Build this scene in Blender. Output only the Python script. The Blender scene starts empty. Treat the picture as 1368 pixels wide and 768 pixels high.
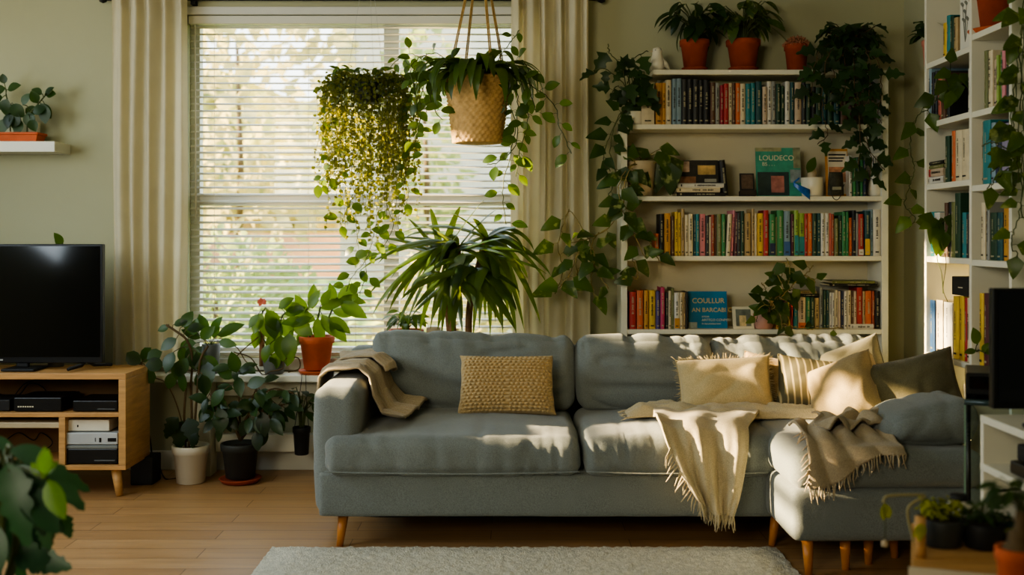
import bpy, bmesh, math, random
from mathutils import Vector, Matrix, noise, Euler
R = random.Random(7)
SC = bpy.context.scene
COL = SC.collection
F, CX, HY, CZ = 1470.0, 684.0, 315.0, 1.21      # focal length (px of the 1368x768 frame), principal column, horizon row, eye height

def P(px, py, Y):
    return Vector(((px - CX) * Y / F, Y, CZ - (py - HY) * Y / F))
def lin(v):
    v /= 255.0
    return v / 12.92 if v <= 0.04045 else ((v + 0.055) / 1.055) ** 2.4
def c(r, g, b):
    return (lin(r), lin(g), lin(b))
def clamp(v, a, b):
    return a if v < a else b if v > b else v
def mul(col, k):
    return tuple(clamp(x * k, 0, 1) for x in col) + (1,)

# ------------------------------------------------------------------ materials
_mats = {}
def M(name, col, rough=0.6, var=0.12, vscale=6.0, bump=0.0, bscale=80.0, metal=0.0, spec=0.4, sheen=0.0, transl=0.0, tcol=None, coat=0.0, stretch=None):
    if name in _mats: return _mats[name]
    m = bpy.data.materials.new(name); m.use_nodes = True
    n, l = m.node_tree.nodes, m.node_tree.links
    n.clear()
    out = n.new('ShaderNodeOutputMaterial'); bs = n.new('ShaderNodeBsdfPrincipled')
    tc = n.new('ShaderNodeTexCoord'); no = n.new('ShaderNodeTexNoise')
    src = tc.outputs['Object']
    if stretch:
        mp = n.new('ShaderNodeMapping'); mp.inputs['Scale'].default_value = stretch
        l.new(src, mp.inputs['Vector']); src = mp.outputs['Vector']
    no.inputs['Scale'].default_value = vscale; no.inputs['Detail'].default_value = 4
    l.new(src, no.inputs['Vector'])
    rp = n.new('ShaderNodeValToRGB')
    rp.color_ramp.elements[0].position = 0.3; rp.color_ramp.elements[1].position = 0.7
    rp.color_ramp.elements[0].color = mul(col, 1 - var); rp.color_ramp.elements[1].color = mul(col, 1 + var)
    l.new(no.outputs['Fac'], rp.inputs['Fac']); l.new(rp.outputs['Color'], bs.inputs['Base Color'])
    bs.inputs['Roughness'].default_value = rough; bs.inputs['Metallic'].default_value = metal
    bs.inputs['Specular IOR Level'].default_value = spec
    if sheen: bs.inputs['Sheen Weight'].default_value = sheen
    if coat: bs.inputs['Coat Weight'].default_value = coat
    if bump:
        nb = n.new('ShaderNodeTexNoise'); nb.inputs['Scale'].default_value = bscale; nb.inputs['Detail'].default_value = 3
        l.new(src, nb.inputs['Vector'])
        bp = n.new('ShaderNodeBump'); bp.inputs['Strength'].default_value = bump; bp.inputs['Distance'].default_value = 0.01
        l.new(nb.outputs['Fac'], bp.inputs['Height']); l.new(bp.outputs['Normal'], bs.inputs['Normal'])
    if transl:
        tr = n.new('ShaderNodeBsdfTranslucent'); mx = n.new('ShaderNodeMixShader')
        tr.inputs['Color'].default_value = tuple(tcol or col) + (1,)
        mx.inputs['Fac'].default_value = transl
        l.new(bs.outputs[0], mx.inputs[1]); l.new(tr.outputs[0], mx.inputs[2]); l.new(mx.outputs[0], out.inputs['Surface'])
    else:
        l.new(bs.outputs[0], out.inputs['Surface'])
    _mats[name] = m
    return m

def leaf_mat(name, dark, light, tcol, transl=0.3, rough=0.38, varieg=None):
    """glossy leaf; colour varies leaf by leaf through the mesh attribute rnd"""
    if name in _mats: return _mats[name]
    m = bpy.data.materials.new(name); m.use_nodes = True
    n, l = m.node_tree.nodes, m.node_tree.links
    n.clear()
    out = n.new('ShaderNodeOutputMaterial'); bs = n.new('ShaderNodeBsdfPrincipled')
    at = n.new('ShaderNodeAttribute'); at.attribute_name = 'rnd'
    rp = n.new('ShaderNodeValToRGB')
    rp.color_ramp.elements[0].color = dark + (1,); rp.color_ramp.elements[1].color = light + (1,)
    l.new(at.outputs['Fac'], rp.inputs['Fac'])
    colout = rp.outputs['Color']
    tc = n.new('ShaderNodeTexCoord'); no = n.new('ShaderNodeTexNoise'); no.inputs['Scale'].default_value = 35
    l.new(tc.outputs['Object'], no.inputs['Vector'])
    mx0 = n.new('ShaderNodeMixRGB'); mx0.blend_type = 'MULTIPLY'; mx0.inputs['Fac'].default_value = 0.35
    l.new(colout, mx0.inputs['Color1']); l.new(no.outputs['Fac'], mx0.inputs['Color2']); colout = mx0.outputs['Color']
    if varieg:
        n2 = n.new('ShaderNodeTexNoise'); n2.inputs['Scale'].default_value = 28; n2.inputs['Detail'].default_value = 3
        l.new(tc.outputs['Object'], n2.inputs['Vector'])
        r2 = n.new('ShaderNodeValToRGB'); r2.color_ramp.elements[0].position = 0.56; r2.color_ramp.elements[1].position = 0.66
        l.new(n2.outputs['Fac'], r2.inputs['Fac'])
        m2 = n.new('ShaderNodeMixRGB'); m2.inputs['Color2'].default_value = varieg + (1,)
        l.new(r2.outputs['Color'], m2.inputs['Fac']); l.new(colout, m2.inputs['Color1']); colout = m2.outputs['Color']
    l.new(colout, bs.inputs['Base Color'])
    bs.inputs['Roughness'].default_value = rough
    tr = n.new('ShaderNodeBsdfTranslucent'); tr.inputs['Color'].default_value = tcol + (1,)
    mx = n.new('ShaderNodeMixShader'); mx.inputs['Fac'].default_value = transl
    l.new(bs.outputs[0], mx.inputs[1]); l.new(tr.outputs[0], mx.inputs[2]); l.new(mx.outputs[0], out.inputs['Surface'])
    _mats[name] = m
    return m

# ------------------------------------------------------------------ mesh builder
class MB:
    def __init__(s):
        s.v = []; s.f = []; s.mi = []; s.r = []; s.flat = []
    def add(s, vs, fs, mi=0, rnd=0.5, flat=False):
        b = len(s.v); s.v.extend(tuple(x) for x in vs); s.r.extend([rnd] * len(vs))
        for f in fs:
            s.f.append(tuple(b + i for i in f)); s.mi.append(mi); s.flat.append(flat)
    def box(s, x0, x1, y0, y1, z0, z1, mi=0, rot=None, about=None):
        vs = [Vector(q) for q in ((x0,y0,z0),(x1,y0,z0),(x1,y1,z0),(x0,y1,z0),(x0,y0,z1),(x1,y0,z1),(x1,y1,z1),(x0,y1,z1))]
        if rot is not None:
            a = about or Vector(((x0+x1)/2,(y0+y1)/2,(z0+z1)/2))
            vs = [a + rot @ (v - a) for v in vs]
        s.add(vs, [(0,3,2,1),(4,5,6,7),(0,1,5,4),(1,2,6,5),(2,3,7,6),(3,0,4,7)], mi, flat=True)
        return s
    def quad(s, a, b, c_, d, mi=0):
        s.add([a, b, c_, d], [(0,1,2,3)], mi, flat=True); return s
    def lathe(s, cx, cy, prof, seg=28, mi=0, cap=True, fn=None):
        vs = []; fs = []
        for r, z in prof:
            for k in range(seg):
                a = 2 * math.pi * k / seg
                v = Vector((cx + r * math.cos(a), cy + r * math.sin(a), z))
                vs.append(fn(v) if fn else v)
        for i in range(len(prof) - 1):
            for k in range(seg):
                k2 = (k + 1) % seg
                fs.append((i*seg+k, i*seg+k2, (i+1)*seg+k2, (i+1)*seg+k))
        if cap:
            fs.append(tuple(range(seg - 1, -1, -1)))
            fs.append(tuple(range((len(prof)-1)*seg, len(prof)*seg)))
        s.add(vs, fs, mi); return s
    def tube(s, pts, r, seg=6, mi=0, rnd=0.5):
        pts = [Vector(p) for p in pts]
        if len(pts) < 2: return s
        rs = r if isinstance(r, (list, tuple)) else [r] * len(pts)
        t = (pts[1] - pts[0]).normalized()
        n = t.orthogonal().normalized()
        vs = []; fs = []
        for i, p in enumerate(pts):
            t2 = (pts[min(i+1, len(pts)-1)] - pts[max(i-1, 0)])
            t2 = t2.normalized() if t2.length > 1e-9 else t
            n = (n - t2 * n.dot(t2)); n = n.normalized() if n.length > 1e-6 else t2.orthogonal().normalized()
            b = t2.cross(n); t = t2
            for k in range(seg):
                a = 2 * math.pi * k / seg
                vs.append(p + (n * math.cos(a) + b * math.sin(a)) * rs[i])
        for i in range(len(pts) - 1):
            for k in range(seg):
                k2 = (k + 1) % seg
                fs.append((i*seg+k, i*seg+k2, (i+1)*seg+k2, (i+1)*seg+k))
        fs.append(tuple(range(seg - 1, -1, -1))); fs.append(tuple(range((len(pts)-1)*seg, len(pts)*seg)))
        s.add(vs, fs, mi, rnd); return s
    def grid(s, fn, nu, nv, mi=0):
        vs = [fn(i / nu, j / nv) for j in range(nv + 1) for i in range(nu + 1)]
        fs = [(j*(nu+1)+i, j*(nu+1)+i+1, (j+1)*(nu+1)+i+1, (j+1)*(nu+1)+i) for j in range(nv) for i in range(nu)]
        s.add(vs, fs, mi); return s

def rootloc(o):
    v = Vector((0, 0, 0))
    while o is not None:
        v += o.location; o = o.parent
    return v
def tag(o, label=None, cat=None, group=None, kind=None):
    if label: o['label'] = label
    if cat: o['category'] = cat
    if group: o['group'] = group
    if kind: o['kind'] = kind
    return o
def thing(name, label, cat, loc, group=None):
    o = bpy.data.objects.new(name, None); COL.objects.link(o); o.location = loc; o.empty_display_size = 0.05
    return tag(o, label, cat, group)
def build(mb, name, mats, parent=None, label=None, cat=None, group=None, kind=None, bevel=0, subsurf=0, solid=0, weld=0.0, smooth=True):
    if not isinstance(mats, (list, tuple)): mats = [mats]
    me = bpy.data.meshes.new(name)
    if parent is not None:
        off = rootloc(parent)
    else:
        xs = [v[0] for v in mb.v]; ys = [v[1] for v in mb.v]; zs = [v[2] for v in mb.v]
        off = Vector(((min(xs)+max(xs))/2, (min(ys)+max(ys))/2, min(zs)))
    me.from_pydata([(v[0]-off.x, v[1]-off.y, v[2]-off.z) for v in mb.v], [], mb.f)
    for m in mats: me.materials.append(m)
    me.polygons.foreach_set('material_index', mb.mi)
    me.polygons.foreach_set('use_smooth', [smooth and not fl for fl in mb.flat])
    at = me.attributes.new('rnd', 'FLOAT', 'POINT'); at.data.foreach_set('value', mb.r)
    if weld:
        bm = bmesh.new(); bm.from_mesh(me); bmesh.ops.remove_doubles(bm, verts=bm.verts, dist=weld)
        bmesh.ops.recalc_face_normals(bm, faces=bm.faces); bm.to_mesh(me); bm.free()
    me.update()
    o = bpy.data.objects.new(name, me); COL.objects.link(o)
    if parent is not None: o.parent = parent
    else: o.location = off
    if bevel:
        b = o.modifiers.new('bevel', 'BEVEL'); b.width = bevel; b.segments = 2; b.limit_method = 'ANGLE'
    if solid:
        b = o.modifiers.new('solid', 'SOLIDIFY'); b.thickness = solid; b.offset = 0
    if subsurf:
        b = o.modifiers.new('sub', 'SUBSURF'); b.levels = subsurf; b.render_levels = subsurf
    return tag(o, label, cat, group, kind)

def cat_rom(pts, n=6):
    pts = [Vector(p) for p in pts]
    if len(pts) < 3:
        return [pts[0].lerp(pts[-1], i / n) for i in range(n + 1)]
    q = [pts[0] * 2 - pts[1]] + pts + [pts[-1] * 2 - pts[-2]]
    out = []
    for i in range(1, len(q) - 2):
        for k in range(n):
            t = k / n; a, b, c_, d = q[i-1], q[i], q[i+1], q[i+2]
            out.append(0.5 * ((2*b) + (c_-a)*t + (2*a-5*b+4*c_-d)*t*t + (3*b-a-3*c_+d)*t*t*t))
    out.append(pts[-1])
    return out

# ------------------------------------------------------------------ plants
def wprof(kind, t):
    if kind == 'strap': return min(1, 0.45 + t * 4) * (1 - t ** 2.6)
    if kind == 'heart': return min(1, (t * 7) ** 0.6 + 0.02) * (1 - t) ** 0.72 * 1.12 if t < 1 else 0
    if kind == 'ivy':   return min(1, (t * 8) ** 0.6) * (1 - t) ** 0.8 * (1.05 + 0.42 * math.cos(2 * math.pi * (t * 2.2 - 0.1)))
    if kind == 'round': return math.sin(math.pi * clamp(t, 0, 1)) ** 0.55
    if kind == 'lobed': return min(1, (t * 7) ** 0.6) * (1 - t) ** 0.55 * (1.0 + 0.22 * math.cos(2 * math.pi * t * 4.2))
    return math.sin(math.pi * clamp(t, 0, 1) ** 0.85) ** 0.85          # ovate
def add_leaf(mb, base, d, n, L, W, kind='ovate', curl=0.5, fold=0.25, mi=0, rows=None):
    d = Vector(d).normalized(); n = Vector(n)
    s = d.cross(n)
    if s.length < 1e-5: s = d.orthogonal()
    s.normalize(); n = s.cross(d).normalized()
    rows = rows or {'strap': 9, 'ivy': 9, 'lobed': 11, 'round': 4}.get(kind, 6)
    vs = []; p = Vector(base); rnd = R.random()
    for i in range(rows + 1):
        t = i / rows
        w = max(wprof(kind, t), 0.01) * W / 2
        a = -curl * t
        nn = n * math.cos(a) - d * math.sin(a) * -1
        dd = d * math.cos(a) + n * math.sin(a)
        up = n * math.cos(a) - d * math.sin(a)
        back = 0.0
        if kind in ('heart', 'ivy', 'lobed'): back = max(0, 0.14 - t) * L * 0.9
        lift = up * (w * fold)
        vs += [p - s * w + lift - dd * back, p.copy(), p + s * w + lift - dd * back]
        p = p + dd * (L / rows)
    fs = []
    for i in range(rows):
        b = i * 3
        fs += [(b, b+1, b+4, b+3), (b+1, b+2, b+5, b+4)]
    mb.add(vs, fs, mi, rnd)
def jit(k):
    return Vector((R.uniform(-k, k), R.uniform(-k, k), R.uniform(-k, k)))
def vine(ms, ml, pts, L=0.06, step=0.06, kind='heart', W=0.8, stem=0.0025, both=True, droop=0.7, start=0.0, ymax=None):
    pts = cat_rom(pts, 7)
    pts = [p + jit(0.004) for p in pts]
    ms.tube(pts, stem, 5)
    acc = -start; side = 1 if R.random() < .5 else -1
    for i in range(1, len(pts)):
        seg = pts[i] - pts[i-1]; acc += seg.length
        while acc >= step:
            acc -= step; side = -side
            p = pts[i] - seg * clamp(acc / max(seg.length, 1e-6), 0, 1)
            t = seg.normalized(); lat = t.cross(Vector((0, -1, 0)))
            lat = lat.normalized() if lat.length > .1 else Vector((1, 0, 0))
            d = lat * side * R.uniform(.4, 1.0) + Vector((0, -1, 0)) * R.uniform(-.1, .45) + Vector((0, 0, -1)) * R.uniform(.2, 1) * droop + jit(.2)
            d.normalize(); l = L * R.uniform(.65, 1.15)
            pe = p + d * l * 0.35 + Vector((0, 0, .006))
            ms.tube([p, p.lerp(pe, .5) + Vector((0, 0, .004)), pe], stem * .55, 4)
            nrm = Vector((R.uniform(-.5, .5), -1, R.uniform(.1, .8)))
            add_leaf(ml, pe, d, nrm, l, l * W, kind, R.uniform(.1, .7), R.uniform(.05, .35))
def bush(ms, ml, base, n, rad, L, kind='ovate', W=0.5, up=1.0, stem=0.003, spread=1.0, ysq=1.0, h=None, droop=0.3):
    base = Vector(base)
    for k in range(n):
        a = 2 * math.pi * (k * 0.618 + R.uniform(-.05, .05)); e = R.random() ** .8
        rr = rad * spread * (0.25 + .75 * e)
        hh = (h or rad * 1.6) * R.uniform(.35, 1.0) * up
        tip = base + Vector((math.cos(a) * rr, math.sin(a) * rr * ysq, hh))
        mid = base.lerp(tip, .5) + Vector((0, 0, hh * .18)) - Vector((math.cos(a), math.sin(a) * ysq, 0)) * rr * .12
        st = base + Vector((math.cos(a), math.sin(a), 0)) * min(rad * .12, .02)
        ms.tube(cat_rom([st, mid, tip], 4), stem, 4)
        d = Vector((math.cos(a), math.sin(a) * ysq, R.uniform(-.5, .5) - droop)) + jit(.3)
        nrm = Vector((0, -.35, 1)) + jit(.35)
        l = L * R.uniform(.7, 1.15)
        add_leaf(ml, tip, d, nrm, l, l * W, kind, R.uniform(.2, .9), R.uniform(.1, .35))
def leaves_px(ms, ml, lst, Y, kind='ovate', W=.5, from_pts=None, stem=.002, yj=.05):
    """lst: (px, py, angle in the image plane measured from +x counter-clockwise, length px)"""
    for (px, py, ang, lp) in lst:
        y = Y + R.uniform(-yj, yj); b = P(px, py, y); a = math.radians(ang)
        d = Vector((math.cos(a), R.uniform(-.45, .2), math.sin(a))); l = lp * Y / F
        if from_pts:
            q = min(from_pts, key=lambda s: (s - b).length)
            ms.tube(cat_rom([q, q.lerp(b, .5) + Vector((0, 0, .01)), b], 3), stem, 4)
        add_leaf(ml, b, d, Vector((R.uniform(-.4, .4), -1, R.uniform(.2, .9))), l, l * W, kind, R.uniform(.1, .6), R.uniform(.05, .3))
def pot_prof(r0, r1, z0, z1, rim=True, th=.008):
    if rim:
        zr = z1 - (z1 - z0) * .22
        return [(r0*.9, z0), (r0, z0+.003), (r1*.93, zr), (r1*1.02, zr+.003), (r1*1.04, z1-.003), (r1*1.02, z1), (r1-th, z1), (r1-th-.004, zr)]
    return [(r0*.92, z0), (r0, z0+.006), (r1, z1-.004), (r1-.002, z1), (r1-th, z1), (r1-th-.003, z1-.03)]
def pot(root, cx, cy, z0, z1, r0, r1, mat, rim=True, saucer=None, soil=True, smat=None, name='pot'):
    m = MB().lathe(cx, cy, pot_prof(r0, r1, z0, z1, rim), 32)
    p = build(m, name, mat, root)
    if soil:
        zz = z1 - (z1 - z0) * .12
        rs = r1 - .012
        ms = MB().lathe(cx, cy, [(rs*.3, zz-.012), (rs, zz-.01), (rs, zz), (rs*.6, zz+.006), (.001, zz+.008)], 20, cap=True)
        build(ms, 'soil', SOIL, p)
    if saucer:
        ms = MB().lathe(cx, cy, [(saucer*.85, z0-.022), (saucer, z0-.004), (saucer*1.0, z0-.0005), (saucer*.9, z0-.004), (saucer*.3, z0-.006)], 28)
        build(ms, 'saucer', smat or mat, root)
    return p

# ------------------------------------------------------------------ soft things
def spaced(n, k=0.55):
    """-1..1 with points gathered near the ends"""
    out = []
    for i in range(n + 1):
        u = -1 + 2 * i / n
        out.append((1 - k) * u + k * math.sin(u * math.pi / 2))
    return out
def cushion(x0, x1, y0, y1, z0, z1, r, ns=(30, 18, 8), bulge=(0, 0, .02), fn=None):
    """soft rounded block; fn(point, unit coords, normal) -> moved point"""
    c0 = Vector(((x0+x1)/2, (y0+y1)/2, (z0+z1)/2)); h = Vector(((x1-x0)/2, (y1-y0)/2, (z1-z0)/2))
    mb = MB(); sp = [spaced(k) for k in ns]
    for ax in range(3):
        a, b = (ax + 1) % 3, (ax + 2) % 3
        for sg in (-1, 1):
            na, nb = len(sp[a]), len(sp[b])
            vs = []
            for j in range(nb):
                for i in range(na):
                    q = [0, 0, 0]; q[ax] = sg; q[a] = sp[a][i]; q[b] = sp[b][j]
                    u = Vector(q); p = Vector((q[0]*h.x, q[1]*h.y, q[2]*h.z))
                    inn = Vector([clamp(p[k], -(h[k]-min(r, h[k]*.999)), h[k]-min(r, h[k]*.999)) for k in range(3)])
                    dd = p - inn
                    nrm = dd.normalized() if dd.length > 1e-9 else Vector((0, 0, 1))
                    p = inn + nrm * r
                    for k in range(3):
                        o1, o2 = (k+1) % 3, (k+2) % 3
                        p[k] += bulge[k] * nrm[k] * (1 - u[o1]**2) * (1 - u[o2]**2)
                    p = p + c0
                    if fn: p = fn(p, u, nrm)
                    vs.append(p)
            fs = []
            for j in range(nb - 1):
                for i in range(na - 1):
                    f = (j*na+i, j*na+i+1, (j+1)*na+i+1, (j+1)*na+i)
                    fs.append(f if sg > 0 else f[::-1])
            mb.add(vs, fs)
    return mb
def fold(p, sx, sy, sz, seed):
    v = noise.noise(Vector((p.x*sx+seed, p.y*sy+seed*1.7, p.z*sz+seed*.3)))
    return 1 - min(1, abs(v) * 3.2)          # sharp creases where the noise crosses zero
def pillow(w, h, t, mat3, loc, pinch=.07, seed=0, wr=.008, n=26, sag=0.0, power=.5):
    """a stuffed square pillow in its own frame: x across, z up, y thick; loc = bottom centre"""
    mb = MB()
    def pt(u, v, side):
        x = w/2 * u * (1 - pinch * (1 - v*v) * abs(u))
        z = h/2 * v * (1 - pinch * (1 - u*u) * abs(v))
        e = max(0, (1 - u**4) * (1 - v**4))
        y = side * t/2 * (e ** power)
        q = Vector((x, 0, z))
        cr = fold(q, 9, 1, 9, seed + side) * min(1, e * 3)
        y += side * (noise.noise(Vector((x*7+seed, z*7, side))) * wr * 1.4 * min(1, e*2) - cr * wr * .6)
        z -= sag * (1 - u*u) * (v + 1) / 2
        return Vector(loc) + mat3 @ Vector((x, y, z + h/2))
    for side in (-1, 1):
        mb.grid(lambda a, b: pt(a*2-1, b*2-1, side), n, n)
    return mb
def rot(rx=0, ry=0, rz=0):
    return Euler((math.radians(rx), math.radians(ry), math.radians(rz)), 'XYZ').to_matrix()
def border(w, h, mat3, loc, pinch=.07, sag=0, n=20):
    pts = []
    for k in range(4 * n):
        s, t = divmod(k, n); q = -1 + 2 * t / n
        u, v = ((q, -1), (1, q), (-q, 1), (-1, -q))[s]
        x = w/2*u*(1-pinch*(1-v*v)*abs(u)); z = h/2*v*(1-pinch*(1-u*u)*abs(v)) - sag*(1-u*u)*(v+1)/2
        pts.append(Vector(loc) + mat3 @ Vector((x, 0, z + h/2)))
    return pts + pts[:1]
def text_mesh(s, size, mat, parent, loc, rotm, name='title_lettering', bold=False):
    cu = bpy.data.curves.new('t', 'FONT'); cu.body = s; cu.size = size; cu.align_x = 'LEFT'; cu.extrude = .0004
    if bold: cu.offset = size * .02
    o = bpy.data.objects.new('t', cu); COL.objects.link(o)
    dg = bpy.context.evaluated_depsgraph_get()
    me = bpy.data.meshes.new_from_object(o.evaluated_get(dg))
    bpy.data.objects.remove(o); bpy.data.curves.remove(cu)
    off = rootloc(parent)
    me.transform(Matrix.Translation(Vector(loc) - off) @ rotm.to_4x4())
    me.materials.clear(); me.materials.append(mat); me.name = name
    ob = bpy.data.objects.new(name, me); COL.objects.link(ob); ob.parent = parent
    return ob
UPRIGHT = rot(90, 0, 0)       # text in the xz plane facing -y
SUN_E, SIDE_E, FRONT_E, WORLD_E, EXPO = 42.0, 52.0, 21.0, 5.0, 0.0
# ================================================================== shared materials
WALL = M('wall_paint', c(172, 170, 138), .75, .04, 2.0, .08, 220)
WHITE = M('white_paint', c(222, 218, 200), .45, .04, 3)
TRIMW = M('trim_white', c(214, 212, 200), .4, .04, 3)
CEIL = M('ceiling_paint', c(205, 203, 185), .8, .03)
OAK = M('oak_veneer', c(194, 150, 96), .42, .16, 7, .08, 60, stretch=(1, 1, 9))
OAKH = M('oak_veneer_flat', c(192, 146, 92), .42, .16, 7, .08, 60, stretch=(.8, 9, 9))
BEECH = M('beech_leg', c(196, 128, 66), .38, .12, 8)
BLACK = M('black_plastic', c(20, 21, 22), .35, .1)
BLACKM = M('black_matt', c(26, 27, 27), .6, .15)
SCREEN = M('glass_screen', c(7, 9, 9), .09, .02, spec=.6)
GREYP = M('grey_plastic', c(96, 100, 102), .4)
SILV = M('silver_plastic', c(176, 180, 180), .35)
CREAMP = M('cream_plastic', c(214, 208, 188), .4)
TERRA = M('terracotta', c(190, 92, 50), .72, .14, 14, .1, 90)
TERRAD = M('terracotta_dark', c(150, 66, 38), .75, .14, 14, .1, 90)
SOIL = M('potting_soil', c(48, 36, 26), .95, .4, 60, .6, 120)
CERW = M('white_ceramic', c(220, 214, 196), .3, .04)
CERB = M('beige_ceramic', c(190, 170, 138), .5, .12, 20)
CERG = M('grey_pot', c(96, 98, 92), .5, .1)
DARKP = M('dark_pot', c(50, 52, 48), .5, .12)
WICK = M('wicker', c(196, 158, 100), .8, .2, 40)
ROPE = M('jute_rope', c(176, 142, 84), .9, .2, 60)
STEM = M('green_stem', c(74, 84, 40), .6, .2)
WOODS = M('woody_stem', c(92, 74, 46), .8, .25, 30)
CANE = M('cane_trunk', c(128, 92, 58), .8, .25, 50, .3, 90)
INKL = M('pale_ink', c(214, 206, 180), .6)
INKS = M('spine_ink', c(164, 156, 128), .6)
INKD = M('dark_ink', c(40, 36, 32), .6)
PAGES = M('paper_pages', c(216, 204, 170), .8, .08, 60)
CORDM = M('cable_black', c(18, 18, 18), .5)
LEAFA = leaf_mat('pothos_leaf', c(30, 58, 26), c(74, 106, 44), c(150, 178, 40), .32)
LEAFV = leaf_mat('variegated_pothos_leaf', c(34, 62, 30), c(78, 108, 50), c(150, 175, 50), .3, varieg=c(150, 156, 92))
LEAFI = leaf_mat('ivy_leaf', c(24, 48, 24), c(52, 84, 40), c(110, 150, 40), .25, .45)
LEAFD = leaf_mat('dark_foliage', c(22, 44, 24), c(48, 78, 36), c(110, 150, 40), .25)
LEAFS = leaf_mat('string_leaf', c(36, 58, 22), c(104, 116, 40), c(190, 185, 40), .4, .45)
LEAFP = leaf_mat('strap_leaf', c(30, 56, 28), c(74, 100, 40), c(160, 180, 40), .3, .35)
LEAFG = leaf_mat('lime_leaf', c(84, 128, 36), c(122, 164, 52), c(150, 200, 40), .4)
LEAFY = leaf_mat('young_leaf', c(140, 156, 36), c(200, 200, 60), c(200, 200, 40), .4)
LEAFB = leaf_mat('big_blue_green_leaf', c(36, 70, 52), c(72, 112, 82), c(80, 140, 60), .2, .4)

def sofa_mat(name, col):
    if name in _mats: return _mats[name]
    m = M(name, col, .9, .07, 5, 0, sheen=.25, spec=.2)
    n, l = m.node_tree.nodes, m.node_tree.links
    tc = next(x for x in n if x.type == 'TEX_COORD'); bs = next(x for x in n if x.type == 'BSDF_PRINCIPLED')
    vo = n.new('ShaderNodeTexNoise'); vo.inputs['Scale'].default_value = 420; vo.inputs['Detail'].default_value = 2
    l.new(tc.outputs['Object'], vo.inputs['Vector'])
    bp = n.new('ShaderNodeBump'); bp.inputs['Strength'].default_value = .5; bp.inputs['Distance'].default_value = .004
    l.new(vo.outputs['Fac'], bp.inputs['Height']); l.new(bp.outputs['Normal'], bs.inputs['Normal'])
    old = bs.inputs['Base Color'].links[0].from_socket
    mx = n.new('ShaderNodeMixRGB'); mx.blend_type = 'MULTIPLY'; mx.inputs['Fac'].default_value = .35
    rp = n.new('ShaderNodeValToRGB'); rp.color_ramp.elements[0].position = .35; rp.color_ramp.elements[1].position = .6
    l.new(vo.outputs['Fac'], rp.inputs['Fac']); l.new(old, mx.inputs['Color1']); l.new(rp.outputs['Color'], mx.inputs['Color2'])
    l.new(mx.outputs['Color'], bs.inputs['Base Color'])
    return m
SOFA = sofa_mat('sofa_fabric', c(132, 138, 135))
KNITB = sofa_mat('beige_knit', c(206, 178, 128))
CREAMF = sofa_mat('cream_cotton', c(210, 190, 144))
TANF = sofa_mat('tan_cotton', c(178, 148, 100))
OLIVEF = sofa_mat('olive_linen', c(104, 98, 72))
PLUMPF = sofa_mat('sand_linen', c(176, 154, 110))
GREYF = sofa_mat('grey_green_linen', c(104, 100, 80))
THROWT = sofa_mat('taupe_wool', c(186, 168, 138))
THROWC = sofa_mat('cream_wool', c(208, 192, 156))

def floor_mat():
    m = bpy.data.materials.new('wood_floor'); m.use_nodes = True
    n, l = m.node_tree.nodes, m.node_tree.links
    bs = n['Principled BSDF']; tc = n.new('ShaderNodeTexCoord')
    br = n.new('ShaderNodeTexBrick'); br.inputs['Scale'].default_value = 1
    br.inputs['Brick Width'].default_value = 1.1; br.inputs['Row Height'].default_value = .13; br.inputs['Mortar Size'].default_value = .0015
    br.inputs['Color1'].default_value = c(190, 150, 104) + (1,); br.inputs['Color2'].default_value = c(174, 134, 90) + (1,); br.inputs['Mortar'].default_value = c(96, 66, 36) + (1,)
    l.new(tc.outputs['Object'], br.inputs['Vector'])
    mp = n.new('ShaderNodeMapping'); mp.inputs['Scale'].default_value = (1.4, 16, 1)
    no = n.new('ShaderNodeTexNoise'); no.inputs['Scale'].default_value = 3; no.inputs['Detail'].default_value = 6
    l.new(tc.outputs['Object'], mp.inputs['Vector']); l.new(mp.outputs['Vector'], no.inputs['Vector'])
    rp = n.new('ShaderNodeValToRGB'); rp.color_ramp.elements[0].position = .3; rp.color_ramp.elements[0].color = (.55, .52, .5, 1); rp.color_ramp.elements[1].position = .7
    l.new(no.outputs['Fac'], rp.inputs['Fac'])
    mx = n.new('ShaderNodeMixRGB'); mx.blend_type = 'MULTIPLY'; mx.inputs['Fac'].default_value = .5
    l.new(br.outputs['Color'], mx.inputs['Color1']); l.new(rp.outputs['Color'], mx.inputs['Color2']); l.new(mx.outputs['Color'], bs.inputs['Base Color'])
    r2 = n.new('ShaderNodeMapRange'); r2.inputs['To Min'].default_value = .28; r2.inputs['To Max'].default_value = .5
    l.new(no.outputs['Fac'], r2.inputs['Value']); l.new(r2.outputs['Result'], bs.inputs['Roughness'])
    bp = n.new('ShaderNodeBump'); bp.inputs['Strength'].default_value = .15; bp.inputs['Distance'].default_value = .003
    l.new(no.outputs['Fac'], bp.inputs['Height']); l.new(bp.outputs['Normal'], bs.inputs['Normal'])
    return m

# ================================================================== the room
XL, XR, YB, YF, ZC = -3.3, 2.03, 5.7, -1.6, 2.62
def structure(mb, name, mats, parent=None, **k):
    return build(mb, name, mats, parent, kind=None if parent else 'structure', smooth=False, **k)
structure(MB().box(XL-.15, XR+.15, YF-.15, YB+.15, -.12, 0), 'floor', floor_mat())
structure(MB().box(XL-.15, XR+.15, YF-.15, YB+.15, ZC, ZC+.12), 'ceiling', CEIL)
WX0, WX1, WZ0, WZ1 = -1.683, .06, .578, 2.354      # the window opening in the back wall
m = MB()
m.box(XL-.15, WX0, YB, YB+.15, 0, ZC); m.box(WX1, XR+.15, YB, YB+.15, 0, ZC)
m.box(WX0, WX1, YB, YB+.15, 0, WZ0); m.box(WX0, WX1, YB, YB+.15, WZ1, ZC)
structure(m, 'wall_back', WALL)
structure(MB().box(XR, XR+.15, YF, YB, 0, ZC), 'wall_right', WALL)
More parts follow.
